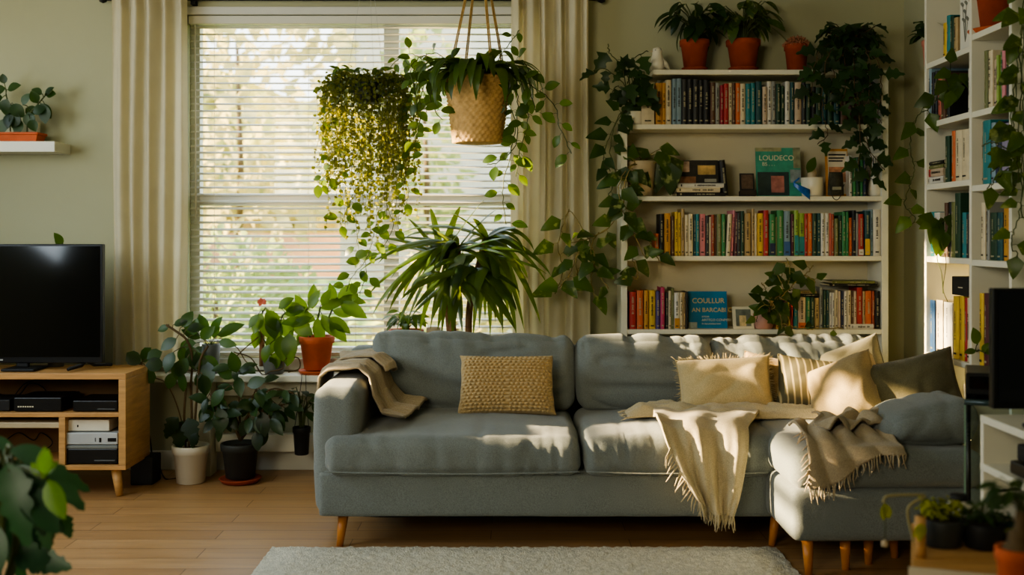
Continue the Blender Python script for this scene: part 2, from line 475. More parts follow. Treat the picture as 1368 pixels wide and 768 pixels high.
LY0, LY1, LZ0, LZ1 = 3.3, 5.45, 1.2, 2.5           # the window opening in the left wall
m = MB()
m.box(XL-.15, XL, YF, LY0, 0, ZC); m.box(XL-.15, XL, LY1, YB, 0, ZC)
m.box(XL-.15, XL, LY0, LY1, 0, LZ0); m.box(XL-.15, XL, LY0, LY1, LZ1, ZC)
structure(m, 'wall_left', WALL)
structure(MB().box(XL-.15, XR+.15, YF-.15, YF, 0, ZC), 'wall_front', WALL)
structure(MB().box(XL, XR-.016, YB-.016, YB-.0005, 0, .1), 'baseboard_back', TRIMW, bevel=.004)
structure(MB().box(XR-.016, XR-.0005, 4.8, YB-.017, 0, .1), 'baseboard_right', TRIMW, bevel=.004)
structure(MB().box(XL+.0005, XL+.016, YF, YB-.017, 0, .1), 'baseboard_left', TRIMW, bevel=.004)
# window in the back wall: a pair of sashes either side of a mullion
GLASS = bpy.data.materials.new('window_glass'); GLASS.use_nodes = True
gn, gl = GLASS.node_tree.nodes, GLASS.node_tree.links
gn.clear(); go = gn.new('ShaderNodeOutputMaterial'); gt = gn.new('ShaderNodeBsdfTransparent'); gg = gn.new('ShaderNodeBsdfGlossy'); gm = gn.new('ShaderNodeMixShader')
gt.inputs['Color'].default_value = (.97, .98, .97, 1); gg.inputs['Roughness'].default_value = .02; gm.inputs['Fac'].default_value = .05
gl.new(gt.outputs[0], gm.inputs[1]); gl.new(gg.outputs[0], gm.inputs[2]); gl.new(gm.outputs[0], go.inputs['Surface'])
w1 = bpy.data.objects.new('window_1', None); COL.objects.link(w1); w1.location = ((WX0+WX1)/2, YB+.08, WZ0); tag(w1, kind='structure')
m = MB()
fw = .05; y0, y1 = YB+.06, YB+.12; xm = (WX0+WX1)/2
m.box(WX0, WX0+fw, y0, y1, WZ0, WZ1); m.box(WX1-fw, WX1, y0, y1, WZ0, WZ1)
m.box(WX0+fw, WX1-fw, y0, y1, WZ0, WZ0+fw); m.box(WX0+fw, WX1-fw, y0, y1, WZ1-fw, WZ1)
m.box(xm+.14, xm+.22, y0, y1, WZ0+fw, WZ1-fw)
zr = 1.21 + (315-268)/253.
m.box(WX0+fw, xm+.14, y0-.004, y1-.01, zr-.028, zr+.028); m.box(xm+.22, WX1-fw, y0-.004, y1-.01, zr-.028, zr+.028)
structure(m, 'window_frame', TRIMW, w1, bevel=.003)
structure(MB().box(WX0+fw, xm+.14, y0+.02, y0+.024, WZ0+fw, WZ1-fw), 'pane', GLASS, w1)
structure(MB().box(xm+.22, WX1-fw, y0+.02, y0+.024, WZ0+fw, WZ1-fw), 'pane', GLASS, w1)
m = MB()   # casing round the opening, on the room side
m.box(WX0-.06, WX0, YB-.018, YB-.0005, WZ0-.06, WZ1+.04); m.box(WX1, WX1+.06, YB-.018, YB-.0005, WZ0-.06, WZ1+.04)
m.box(WX0, WX1, YB-.018, YB-.0005, WZ1, WZ1+.04); m.box(WX0, WX1, YB-.03, YB-.0005, WZ0-.06, WZ0)
structure(m, 'trim_1', TRIMW, bevel=.003)
# window in the left wall
w2 = bpy.data.objects.new('window_2', None); COL.objects.link(w2); w2.location = (XL-.08, (LY0+LY1)/2, LZ0); tag(w2, kind='structure')
m = MB(); xa, xb = XL-.11, XL-.05
m.box(xa, xb, LY0, LY0+.05, LZ0, LZ1); m.box(xa, xb, LY1-.05, LY1, LZ0, LZ1); m.box(xa, xb, LY0, LY1, LZ0, LZ0+.05); m.box(xa, xb, LY0, LY1, LZ1-.05, LZ1)
m.box(xa, xb, 4.60, 4.68, LZ0+.05, LZ1-.05)
for q in (1.36, 1.55): m.box(xa+.005, xb-.005, LY0+.05, 4.6, q-.02, q+.02)  # unseen glazing bars, added to break up the sunlight
for q in (1.9, 2.2): m.box(xa+.005, xb-.005, 4.68, LY1-.05, q-.02, q+.02)
for q in (4.85, 5.18): m.box(xa+.005, xb-.005, q-.02, q+.02, LZ0+.05, LZ1-.05)
structure(m, 'window_frame', TRIMW, w2)
BLOCKER = M('sun_blocker_board', c(210, 200, 176), .6)
for (ya_, yb_, za_, zb_) in ((LY0+.05, 3.8, LZ0+.05, LZ1-.05), (3.8, 3.93, LZ0+.05, LZ1-.05), (3.93, 4.36, 1.57, LZ1-.05), (4.36, 4.60, 1.80, LZ1-.05), (4.68, LY1-.05, LZ0+.05, 1.70)):
    structure(MB().box(XL-.045, XL-.025, ya_, yb_, za_, zb_), 'sun_blocker', BLOCKER, w2)     # unseen boards added to carve the sun into patches
structure(MB().box(XL-.085, XL-.081, LY0+.05, LY1-.05, LZ0+.05, LZ1-.05), 'pane', GLASS, w2)

# ------------------------------------------------------------------ outdoors
GRASS = M('lawn_grass', c(110, 130, 60), .9, .35, 3)
structure(MB().box(-30, 30, YB+.2, 45, -.35, -.3), 'ground', GRASS)
def blob_tree(name, label, cat, cx, cy, z0, rx, ry, rz, mat, trunk=None, seed=0, group=None, n=900, leaf=.12):
    o = thing(name, label, cat, (cx, cy, -.3), group)
    ml = MB()
    for k in range(n):
        v = Vector((R.gauss(0, 1), R.gauss(0, 1), R.gauss(0, 1))).normalized()
        k_ = .62 + .5 * noise.noise(v * 2.2 + Vector((seed, 0, 0)))
        rr = R.random() ** .33 * (.75 + k_ * .4)
        p = Vector((cx + v.x*rx*rr, cy + v.y*ry*rr, z0 + rz + v.z*rz*rr))
        l = leaf * R.uniform(.7, 1.4)
        add_leaf(ml, p, v + jit(.8), jit(1) + Vector((0, 0, .4)), l, l*.65, 'ovate', .4, .2, rows=2)
    build(ml, 'foliage', mat, o)
    mt = MB(); mt.tube([(cx, cy, -.3), (cx+.05, cy, z0 + rz*.6), (cx, cy, z0 + rz*1.4)], [.05, .04, .02], 8)
    build(mt, 'trunk', WOODS, o)
TREEA = leaf_mat('tree_leaf_gold', c(176, 174, 122), c(206, 198, 150), c(225, 210, 140), .45, .7)
TREEB = leaf_mat('tree_leaf_green', c(126, 146, 100), c(172, 180, 128), c(190, 200, 120), .45, .7)
blob_tree('garden_tree', 'tall golden green garden tree seen through the upper left blinds', 'tree', -3.5, 14, .9, 1.75, 1.4, 2.0, TREEA, seed=1, n=900, leaf=.26)
blob_tree('garden_tree', 'smaller green garden tree beyond the middle of the window', 'tree', -1.15, 14.3, 1.0, .55, .5, 1.5, TREEB, seed=5, n=400, leaf=.2)
blob_tree('garden_shrub', 'low green garden shrub seen through the lower left blinds', 'shrub', -2.6, 9.6, -.3, 1.0, .6, .75, TREEB, seed=9, n=1500, leaf=.13)
blob_tree('garden_shrub', 'yellow green garden shrub beside the low green one outside', 'shrub', -.55, 10.2, -.3, .8, .6, .68, TREEA, seed=12, n=1000, leaf=.13)
m = MB(); m.box(-1.1, 3.5, 16, 16.4, -.3, 5.5); m.box(-5.6, -1.1, 18, 18.3, -.3, 2.1)
nh = thing('garden_house', 'pale neighbouring house wall behind the garden trees', 'house', (1, 16, -.3))
build(MB().box(-2.5, 3.5, 16, 19, -.3, 6.0), 'wall_panel', M('pale_render', c(196, 190, 176), .9, .06), nh, smooth=False)
build(MB().box(.1, .9, 15.97, 15.99, 1.2, 2.6), 'window_pane', M('house_window', c(90, 104, 116), .2), nh, smooth=False)
def hedge_mat(name, ca, cb, cc):
    m = bpy.data.materials.new(name); m.use_nodes = True
    n, l = m.node_tree.nodes, m.node_tree.links; bs = n['Principled BSDF']; bs.inputs['Roughness'].default_value = .9
    t = n.new('ShaderNodeTexCoord'); no = n.new('ShaderNodeTexNoise'); no.inputs['Scale'].default_value = 1.1; no.inputs['Detail'].default_value = 3
    rp = n.new('ShaderNodeValToRGB'); e = rp.color_ramp.elements
    e[0].position = .34; e[0].color = ca + (1,); e[1].position = .68; e[1].color = cc + (1,); q = e.new(.52); q.color = cb + (1,)
    l.new(t.outputs['Object'], no.inputs['Vector']); l.new(no.outputs['Fac'], rp.inputs['Fac']); l.new(rp.outputs['Color'], bs.inputs['Base Color'])
    return m
def hedge(name, label, x0, x1, Y, z0, z1, mat, seed):
    def fn(u, v):
        x = x0 + (x1-x0)*u; z = z0 + (z1-z0)*v*(1 + .12*noise.noise(Vector((x*.7, seed, 0))))
        return Vector((x, Y + .5*noise.noise(Vector((x*1.3, z*1.3, seed))) + .16*noise.noise(Vector((x*5, z*5, seed))) + .8*v*v, z))
    m = MB().grid(fn, 160, 80)
    m.grid(lambda u, v: fn(u, 1) + Vector((0, 1.5*v, -.3*v)), 160, 4)
    return build(m, name, mat, label=label, cat='hedge')
hedge('garden_hedge', 'tall soft yellow green hedge filling the view beyond the left blinds', -9, -2.75, 17.6, -.3, 3.75, hedge_mat('hedge_gold', c(112, 116, 62), c(190, 182, 96), c(226, 212, 160)), 3)
hedge('garden_hedge', 'low green hedge with yellow flowers along the lower garden', -7, -.8, 11.6, -.3, .72, hedge_mat('hedge_green', c(70, 96, 58), c(128, 150, 84), c(214, 206, 96)), 8)
gw = MB().box(-8, -2.6, 17, 17.2, -.3, 1.25)
build(gw, 'garden_fence', M('fence_brick', c(190, 150, 120), .9, .2, 1.5), label='low pinkish brick garden wall behind the trees', cat='wall', smooth=False)

# ------------------------------------------------------------------ blind, curtains
bl = thing('window_blind', 'white horizontal slatted blind covering the large window', 'blind', ((WX0+WX1)/2, YB-.02, WZ0))
SLAT = M('blind_slat', c(232, 228, 214), .45, .03, 4, transl=.35, tcol=c(238, 234, 220))
m = MB(); pitch = .0362; sw = .0125; a = math.radians(29)
z = WZ0 + .05
by = YB + .022
while z < WZ1 - .05:
    dy, dz = sw * math.cos(a), sw * math.sin(a)
    x0, x1 = WX0+.012, WX1-.012
    zz = z + R.uniform(-.001, .001)
    m.add([(x0, by-dy, zz-dz), (x1, by-dy, zz-dz), (x1, by, zz+.0015), (x0, by, zz+.0015), (x0, by+dy, zz+dz), (x1, by+dy, zz+dz)], [(0,1,2,3), (3,2,5,4)], flat=False)
    z += pitch
build(m, 'slats', SLAT, bl, solid=.0012)
build(MB().box(WX0+.006, WX1-.006, by-.022, by+.02, WZ1-.045, WZ1-.003), 'headrail', WHITE, bl, bevel=.003)
build(MB().box(WX0+.01, WX1-.01, by-.014, by+.014, WZ0+.008, WZ0+.028), 'bottom_rail', WHITE, bl, bevel=.003)
m = MB()
for q in (.08, .36, .5, .66, .93):
    x = WX0 + (WX1-WX0)*q
    m.tube([(x, by-.014, WZ0+.02), (x, by-.014, WZ1-.04)], .0012, 4)
build(m, 'ladder_cord', WHITE, bl)
m = MB().tube([(WX0+.04, by-.02, WZ1-.05), (WX0+.045, by-.02, 1.3)], .004, 6)
build(m, 'tilt_wand', CREAMP, bl)

CURT = M('curtain_linen', c(228, 220, 192), .85, .05, 9, .25, 500, sheen=.2, transl=.38, tcol=c(226, 210, 164))
def curtain(name, label, px0, px1, ph, folds):
    Y = 5.585
    x0, x1 = (px0-CX)*Y/F, (px1-CX)*Y/F
    def fn(u, v):
        z = .545 + v * (2.455-.545)
        k = .55 + .45 * (1 - abs(2*v-1)) 
        w = u + .018 * math.sin(u*23 + v*2.2 + ph) * (.3+v)
        y = Y + .026 * math.sin(folds*2*math.pi*w + ph + .35*math.sin(v*3+ph)) * (.75 + .25*v) + .005*math.sin(folds*3.3*w*math.pi + ph*2) + .004*noise.noise(Vector((u*9, v*4, ph)))
        return Vector((x0 + (x1-x0)*u + .01*math.sin(v*4+ph+u*5)*(1-v), y, z))
    o = thing(name, label, 'curtain', ((x0+x1)/2, Y, .545))
    m = MB().grid(fn, 110, 40); build(m, 'curtain_panel', CURT, o)
    m = MB().grid(lambda u, v: fn(u, .955 + .045*v) + Vector((0, -.006, 0)), 110, 3); build(m, 'heading_tape', CURT, o)
curtain('curtain', 'cream linen curtain hanging left of the window, beside the television', 148, 249, .4, 5.0)
curtain('curtain', 'glowing cream curtain right of the window, beside the bookcase', 683, 786, 2.1, 5.5)
cr = thing('curtain_rod', 'dark metal rod above the window carrying the two cream curtains', 'curtain rod', (-.8, 5.64, 2.44))
build(MB().tube([(-2.1, 5.65, 2.425), (.46, 5.65, 2.425)], .009, 10), 'pole', BLACKM, cr)
for x in (-2.1, .46):
    build(MB().lathe(x, 5.65, [(.004, 2.405), (.018, 2.412), (.022, 2.425), (.018, 2.438), (.004, 2.445)], 14), 'finial', BLACKM, cr)
for x in (-1.64, .02):
    build(MB().box(x-.012, x+.012, 5.655, 5.6995, 2.40, 2.435), 'bracket', BLACKM, cr)

# ------------------------------------------------------------------ ledge under the window
ld = thing('window_bench', 'long narrow white ledge under the window carrying potted plants', 'ledge', (-.9, 5.6, 0))
LY, LZ = 5.5, .512
build(MB().box(-1.9, .35, LY, YB-.0305, LZ-.035, LZ), 'ledge_top', WHITE, ld, bevel=.006)
for x in (-1.56, -.6, .3):
    build(MB().box(x-.045, x+.045, LY+.03, YB-.05, .0, LZ-.036), 'leg_panel', WHITE, ld, bevel=.003)
build(MB().box(-1.51, -.65, YB-.07, YB-.05, LZ-.12, LZ-.05), 'back_rail', WHITE, ld, bevel=.003)
build(MB().box(-1.51, -.65, YB-.10, YB-.05, .11, .2), 'lower_rail', WHITE, ld, bevel=.003)

# ------------------------------------------------------------------ television and its stand
tvs = thing('tv_stand', 'oak television stand with open compartments and tapered legs', 'tv stand', (-2.4, 5.24, 0))
tx0, tx1, ty0, ty1 = -2.98, -1.783, 5.08, 5.42
tz0, tz1 = .128, .575
build(MB().box(tx0, tx1, ty0, ty1, tz1-.028, tz1), 'top_panel', OAKH, tvs, bevel=.002)
build(MB().box(tx0, tx1, ty0, ty1, tz0, tz0+.022), 'bottom_panel', OAKH, tvs, bevel=.002)
build(MB().box(tx1-.034, tx1, ty0, ty1, tz0+.0225, tz1-.0285), 'side_panel', OAK, tvs, bevel=.002)
build(MB().box(tx0, tx0+.03, ty0, ty1, tz0+.0225, tz1-.0285), 'side_panel', OAK, tvs, bevel=.002)
build(MB().box(tx0+.0305, tx1-.0345, ty0+.004, ty1-.03, .372, .392), 'shelf', OAKH, tvs, bevel=.002)
dvx = (78-CX)*ty0/F
build(MB().box(dvx, dvx+.03, ty0+.003, ty1-.03, tz0+.0225, .3715), 'divider', OAK, tvs, bevel=.002)
build(MB().box(tx0+.0305, tx1-.0345, ty1-.018, ty1-.008, tz0+.0225, tz1-.0285), 'back_panel', M('back_board', c(120, 92, 58), .6), tvs)
build(MB().box(tx0+.0305, dvx-.001, ty0+.02, ty1-.06, .318, .345), 'drop_shelf', M('pale_shelf', c(186, 170, 138), .5), tvs, bevel=.004)
for x in (-1.845, -2.88):
    for y, s in ((5.13, 0), (5.37, 0)):
        sx = .02 if x > -2.4 else -.02
        build(MB().tube([(x, y, tz0), (x+sx, y-.012, .001)], [.025, .016], 14), 'leg', OAK, tvs)
tv = thing('television', 'large flat black television standing on the oak stand', 'television', (-2.4, 5.24, .576))
vx1 = (137-CX)*5.2/F; vx0 = vx1-1.0; vz0, vz1 = 1.21-(485-315)*5.2/F, 1.21-(326-315)*5.2/F
build(MB().box(vx0, vx1, 5.2, 5.235, vz0, vz1), 'bezel', BLACK, tv, bevel=.004)
build(MB().box(vx0+.012, vx1-.012, 5.196, 5.1995, vz0+.03, vz1-.01), 'screen', SCREEN, tv)
build(MB().box(vx0+.2, vx1-.2, 5.236, 5.28, vz0+.05, vz1-.12), 'rear_housing', BLACKM, tv, bevel=.01)
build(MB().box(vx0+.5-.02, vx0+.5+.03, 5.1975, 5.1995, vz0+.012, vz0+.019), 'badge', SILV, tv)
for xx in (vx1-.085, vx0+.085):
    build(MB().tube([(xx, 5.215, vz0+.01), (xx-.02, 5.215, vz0-.012), (xx-.05, 5.13, .587)], [.009, .009, .008], 8), 'foot', BLACKM, tv)
    build(MB().tube([(xx, 5.22, vz0+.01), (xx+.03, 5.24, vz0-.012), (xx+.08, 5.33, .587)], [.009, .009, .008], 8), 'foot', BLACKM, tv)
build(MB().box(-2.385, -2.23, 5.13, 5.3, .577, .588), 'stand_base', BLACKM, tv, bevel=.004)
build(MB().box(-2.345, -2.29, 5.205, 5.23, .589, vz0+.01), 'stand_neck', BLACKM, tv, bevel=.004)
def device(name, label, cat, px0, px1, z0, h, y0, y1, mat, extra=None):
    x0, x1 = (px0-CX)*y0/F, (px1-CX)*y0/F
    o = thing(name, label, cat, ((x0+x1)/2, (y0+y1)/2, z0))
    build(MB().box(x0, x1, y0, y1, z0+.003, z0+h), 'case', mat, o, bevel=.004)
    for q in (.12, .88):
        for y in (y0+.03, y1-.03): build(MB().lathe(x0+(x1-x0)*q, y, [(.008, z0), (.008, z0+.004)], 10), 'rubber_foot', BLACKM, o)
    if extra: extra(o, x0, x1, y0, z0, h)
    return o
def dots(o, x0, x1, y0, z0, h):
    m = MB()
    for k in range(7): m.box(x0+.02+k*.011, x0+.027+k*.011, y0-.0015, y0-.0002, z0+h*.32, z0+h*.32+.006)
    build(m, 'indicator_lights', INKL, o)
def slot(o, x0, x1, y0, z0, h):
    build(MB().box(x0+(x1-x0)*.55, x1-.012, y0-.0015, y0-.0002, z0+h*.22, z0+h*.3), 'disc_slot', GREYP, o)
def ports(o, x0, x1, y0, z0, h):
    build(MB().box(x1-.045, x1-.006, y0-.0015, y0-.0002, z0+h*.3, z0+h*.58), 'port', BLACK, o)
    build(MB().box(x1-.085, x1-.075, y0-.0015, y0-.0002, z0+h*.25, z0+h*.6), 'port', BLACK, o)
    build(MB().box(x1-.105, x1-.1, y0-.0015, y0-.0002, z0+h*.3, z0+h*.6), 'port', GREYP, o)
def btn(o, x0, x1, y0, z0, h):
    build(MB().box(x0+(x1-x0)*.26, x0+(x1-x0)*.29, y0-.0015, y0-.0002, z0+h*.4, z0+h*.58), 'button', BLACK, o)
sz = .3925
device('media_player', 'black set-top box with small lights, on the stand below the television', 'set-top box', 18, 82, sz, .066, 5.11, 5.33, BLACK, dots)
device('disc_player', 'slim black disc player at the right end of the upper compartment', 'disc player', 97, 157, sz, .052, 5.11, 5.33, BLACK, slot)
device('router', 'small rounded black box left of the set-top box under the television', 'router', -32, 13, sz, .055, 5.12, 5.3, BLACKM)
bz = tz0+.0225
device('game_console', 'lowest black console with pale front edge in the stack of boxes', 'console', 88, 157, bz, .072, 5.1, 5.36, BLACK, slot)
build(MB().box((88-CX)*5.1/F, (157-CX)*5.1/F, 5.098, 5.36, bz+.0722, bz+.0885), 'laptop', M('grey_lid', c(120, 124, 120), .4), label='thin closed grey laptop lying on the lowest black console', cat='laptop', bevel=.003)
device('game_console', 'grey white console with front ports, second from top of stack', 'console', 88, 157, bz+.0887, .058, 5.1, 5.34, SILV, ports)
device('game_console', 'smaller cream console topmost in the stack, with one button', 'console', 88, 146, bz+.148, .055, 5.12, 5.3, CREAMP, btn)
def cord(name, label, pts, r=.003, mat=None, n=8):
    m = MB().tube(cat_rom(pts, n), r, 6)
    return build(m, name, mat or CORDM, label=label, cat='cable')
cord('power_cable', 'tangled black cable loop hanging behind the set-top box', [P(-20, 520, 5.36), P(20, 530, 5.36), P(40, 512, 5.35), P(60, 520, 5.36), P(68, 545, 5.37)])
cord('power_cable', 'thin black cable arching over the upper compartment to its right', [P(15, 535, 5.35), P(30, 515, 5.37), P(45, 508, 5.37), P(58, 506, 5.37), P(66, 509, 5.38)])
cord('power_cable', 'dark cable tangle in the lower left compartment of the stand', [P(5, 590, 5.36), P(25, 578, 5.36), P(45, 588, 5.35), P(55, 578, 5.36), P(70, 590, 5.36), P(60, 600, 5.36), P(40, 598, 5.36)])
pb = thing('subwoofer', 'black box speaker on the floor right of the oak stand', 'speaker', ((190-CX)*5.3/F, 5.4, 0))
sx0, sx1 = (174-CX)*5.34/F, (204-CX)*5.34/F
build(MB().box(sx0, sx1, 5.34, 5.47, .0, .135), 'case', BLACKM, pb, bevel=.005)
build(MB().box(sx0+.006, sx1-.006, 5.334, 5.3395, .01, .12), 'grille', BLACK, pb)
build(MB().box(sx0+.004, sx0+.06, 5.35, 5.44, .1355, .16), 'power_adapter', BLACK, pb, bevel=.005)
cord('power_cable', 'long black cable hanging down beside the oak stand to the speaker', [P(178, 492, 5.46), P(182, 530, 5.47), P(187, 555, 5.475), P(199, 580, 5.47), P(203, 606, 5.475), Vector((-1.77, 5.483, .03)), Vector((-1.76, 5.482, .004))], .004)
cord('power_cable', 'black cable curling over the floor right of the box speaker', [Vector((sx1+.006, 5.42, .01)), P(213, 625, 5.45), P(222, 640, 5.46), Vector((-1.64, 5.5, .004)), Vector((-1.56, 5.47, .004))], .004)

# floating shelf on the back wall, far left
sh = MB().box(-2.9, (73-CX)*5.5/F, 5.5, YB-.0005, 1.63, 1.683)
build(sh, 'wall_shelf', WHITE, label='white floating shelf on the wall above the television', cat='shelf', bevel=.003)

# rug
def rugfn(u, v):
    x = -.93 + 1.955*u; y = 2.3 + 1.965*v
    e = min(1, 8*min(u, 1-u)*2, 8*min(v, 1-v)*2)
    z = .02*e + .006*noise.noise(Vector((x*60, y*60, 0))) + .004*noise.noise(Vector((x*23, y*23, 3))) + .004
    return Vector((x + .004*noise.noise(Vector((y*30, 1, 1))), y + .005*noise.noise(Vector((x*30, 5, 1))), max(z, .002)))
RUG = M('rug_wool', c(214, 208, 188), .95, .2, 46, .9, 160, sheen=.3)
build(MB().grid(rugfn, 240, 240), 'rug', RUG, label='pale grey woollen rug on the wooden floor before the sofa', cat='rug')
# ================================================================== sofa
sofa = thing('sofa', 'grey fabric corner sofa with chaise and tapered wooden legs', 'sofa', (.45, 4.7, 0))
SX0, SX1 = -.765, 1.70
def wr(seed, amp, sx, sy, sz, only=None):
    def fn(p, u, n):
        k = fold(p, sx, sy, sz, seed)
        k2 = noise.noise(Vector((p.x*5+seed, p.y*5, p.z*5)))
        return p - n * (k*k*amp) + n * k2 * amp * .9
    return fn
# base rail, slightly soft upholstered block
build(cushion(-.752, 1.02, 4.25, 5.16, .12, .30, .018, (40, 16, 6), (0,0,0), wr(3, .002, 4, 4, 4)), 'base', SOFA, sofa, weld=.0004)
# arm on the left, softly squared
def armfn(p, u, n):
    p = p - n * (.004*fold(p, 5, 5, 5, 8)**2)
    p.x -= .012 * math.sin((u.z+1)*1.2) * (1 if u.x < 0 else 0)
    return p
build(cushion(SX0, -.593, 4.262, 5.16, .125, .622, .045, (10, 26, 18), (.008, .006, .006), armfn), 'arm', SOFA, sofa, weld=.0004)
# back frame
build(cushion(-.75, 1.70, 5.06, 5.2, .12, .70, .04, (40, 6, 16), (0,0,0)), 'back_frame', SOFA, sofa, weld=.0004)
# seat cushions: deep T shaped front that laps over the front of the arm
def seatfn(seed):
    def fn(p, u, n):
        if u.y < .2:      # the upright front: fine vertical pulls under the edge
            f = fold(Vector((p.x, 0, p.z)), 15, 1, 3.0, seed)
            p = p - n * (f*f*.009) * (1 if n.y < -.05 else .6)
        f = fold(p, 5, 4, 1, seed+5)
        p = p - n * (f*f*.004) + n * noise.noise(Vector((p.x*4+seed, p.y*5, 0))) * .007
        return p
    return fn
build(cushion(-.728, .268, 4.205, 4.99, .283, .438, .052, (60, 30, 14), (.004, .003, .022), seatfn(2)), 'seat_cushion', SOFA, sofa, weld=.0004)
build(cushion(.274, 1.14, 4.205, 4.99, .283, .438, .052, (50, 30, 14), (.004, .003, .022), seatfn(11)), 'seat_cushion', SOFA, sofa, weld=.0004)
# back cushions leaning on the frame
def backfn(seed, sag, lean, slump):
    def fn(p, u, n):
        em = (1 - abs(u.x)**5) * (1 - abs(u.z)**6)
        f = fold(Vector((p.x + p.z*.5, 0, p.z)), 2.6, 1, 9.5, seed); f2 = fold(Vector((p.x + .3*p.z, 0, p.z)), 13, 1, 1.8, seed+4)
        top = clamp((u.z - .1) * 1.4, 0, 1)
        p = p - n * em * (f**2*.030) - n * (f2**2*.020*top*(1-abs(u.x)**8)) + n * noise.noise(Vector((p.x*3+seed, p.z*4, 0))) * .009
        p.y += lean * (u.z + 1) * .5
        p.z -= sag * (1 - u.x*u.x) * max(0, u.z)**2 + slump * u.x * (u.z+1)*.5
        return p
    return fn
def backc(x0, x1, y0, y1, z0, z1, seed, sag=.02, lean=.08, slump=0., r=.06):
    return build(cushion(x0, x1, y0, y1, z0, z1, r, (44, 12, 34), (.006, .035, .012), backfn(seed, sag, lean, slump)), 'back_cushion', SOFA, sofa, weld=.0004)
backc(-.628, .278, 4.83, 5.0, .432, .775, 21, .012, .09, .012)
backc(.292, .895, 4.83, 5.0, .432, .758, 33, .004, .09, 0)
backc(.905, 1.61, 4.85, 5.01, .445, .762, 47, .012, .09, -.006)
# chaise: base block and thick top cushion
def chfn(p, u, n):
    f = fold(p, 4, 4, 4, 77)
    return p - n * (f*f*.002) + n * noise.noise(p * 3) * .002 * (1 if n.y > -.5 else 0)
build(cushion(.985, 1.668, 3.872, 4.86, .128, .318, .03, (24, 24, 8), (.006, .0, 0), chfn), 'chaise_base', SOFA, sofa, weld=.0004)
build(cushion(.983, 1.672, 3.868, 4.86, .312, .452, .05, (30, 30, 12), (.006, .0, .012), chfn), 'chaise_cushion', SOFA, sofa, weld=.0004)
# right-hand end: low side frame with a rolled bolster
build(cushion(1.60, 1.705, 4.30, 5.18, .125, .60, .04, (6, 24, 16), (0,0,0)), 'side_frame', SOFA, sofa, weld=.0004)
def bolfn(p, u, n):
    f = fold(p, 7, 5, 7, 5)
    p = p - n * (f*f*.008); p.z += .035 * (u.x) * (u.z+1)*.5
    return p
build(cushion(1.345, 1.685, 3.93, 4.27, .45, .595, .07, (26, 26, 16), (.012, .012, .014), bolfn), 'armrest_bolster', SOFA, sofa, weld=.0004)
def sleg(x, y, z1=.128, dx=0., dy=0.):
    build(MB().tube([(x, y, z1), (x+dx, y+dy, .0005)], [.021, .013], 16), 'leg', BEECH, sofa)
sleg(-.66, 4.31, .122, -.012, -.02); sleg(-.66, 5.1, .122, -.01, .02); sleg(1.035, 4.31, .13, -.02, -.01); sleg(.9, 4.9, .122)
sleg(1.055, 3.93, .13, -.0, -.015); sleg(1.21, 4.0, .13, 0, -.01); sleg(1.315, 4.06, .13); sleg(1.43, 4.14, .13, .01, 0); sleg(1.63, 3.94, .13)
m = MB(); m.grid(lambda u, v: Vector((-.6 + u*.75, 4.3 + v*.2, .116 - .006*abs(math.sin(u*9)) - .012*max(0, .15-u))), 30, 6)
build(m, 'dust_cover', BLACKM, sofa)
# thin piping along the front edges of the cushions
def pipe(pts, name='piping'):
    build(MB().tube(cat_rom(pts, 8), .0035, 6), name, SOFA, sofa)
pipe([(-.715, 4.2, .31), (-.6, 4.197, .306), (-.2, 4.194, .302), (.15, 4.197, .306), (.258, 4.2, .31)])
pipe([(.284, 4.2, .31), (.5, 4.195, .303), (.9, 4.197, .304), (.98, 4.2, .306)])

# ------------------------------------------------------------------ throw pillows
def throw_pillow(name, label, w, h, t, m3, loc, mat, seed, wrk=.008, pinch=.07, sag=0., seam=True, trim=None, power=.5, cat='cushion'):
    o = thing(name, label, cat, loc)
    build(pillow(w, h, t, m3, loc, pinch, seed, wrk, 34, sag, power), 'cover', mat, o, weld=.0006)
    bp = border(w, h, m3, loc, pinch, sag)
    if seam: build(MB().tube(bp, .0028, 5), 'seam', mat, o)
    if trim: trim(o, bp, m3)
    return o
# chunky knitted cushion on the left seat
pw = thing('knit_cushion', 'beige chunky knit cushion on the left sofa seat', 'cushion', (-.025, 4.72, .44))
m3 = rot(-20, 0, 0)
def knit_pt(u, v, side, w=.405, h=.262, t=.125):
    pin = .05
    x = w/2*u*(1-pin*(1-v*v)*abs(u)) + .014*(1-v)*.5*(1 if u > 0 else -.3) + .010*noise.noise(Vector((u*2, v*2, 4))); z = h/2*v*(1-pin*(1-u*u)*abs(v))
    e = max(0, (1-u**4)*(1-v**4)); y = side*t/2*e**.55
    if side < 0:
        row = v*9; ph = .5*(math.floor(row) % 2)
        k = abs(math.sin(math.pi*row)) * (.12+.88*abs(math.sin(math.pi*(u*10+ph+.18*math.sin(row*1.7)))))
        y -= .014*k*min(1, e*4)
    return Vector((-.025, 4.70, .443)) + m3 @ Vector((x, y, z + h/2))
m = MB(); m.grid(lambda a, b: knit_pt(a*2-1, b*2-1, -1), 150, 130); m.grid(lambda a, b: knit_pt(a*2-1, b*2-1, 1), 150, 130)
build(m, 'cover', KNITB, pw, weld=.0002)
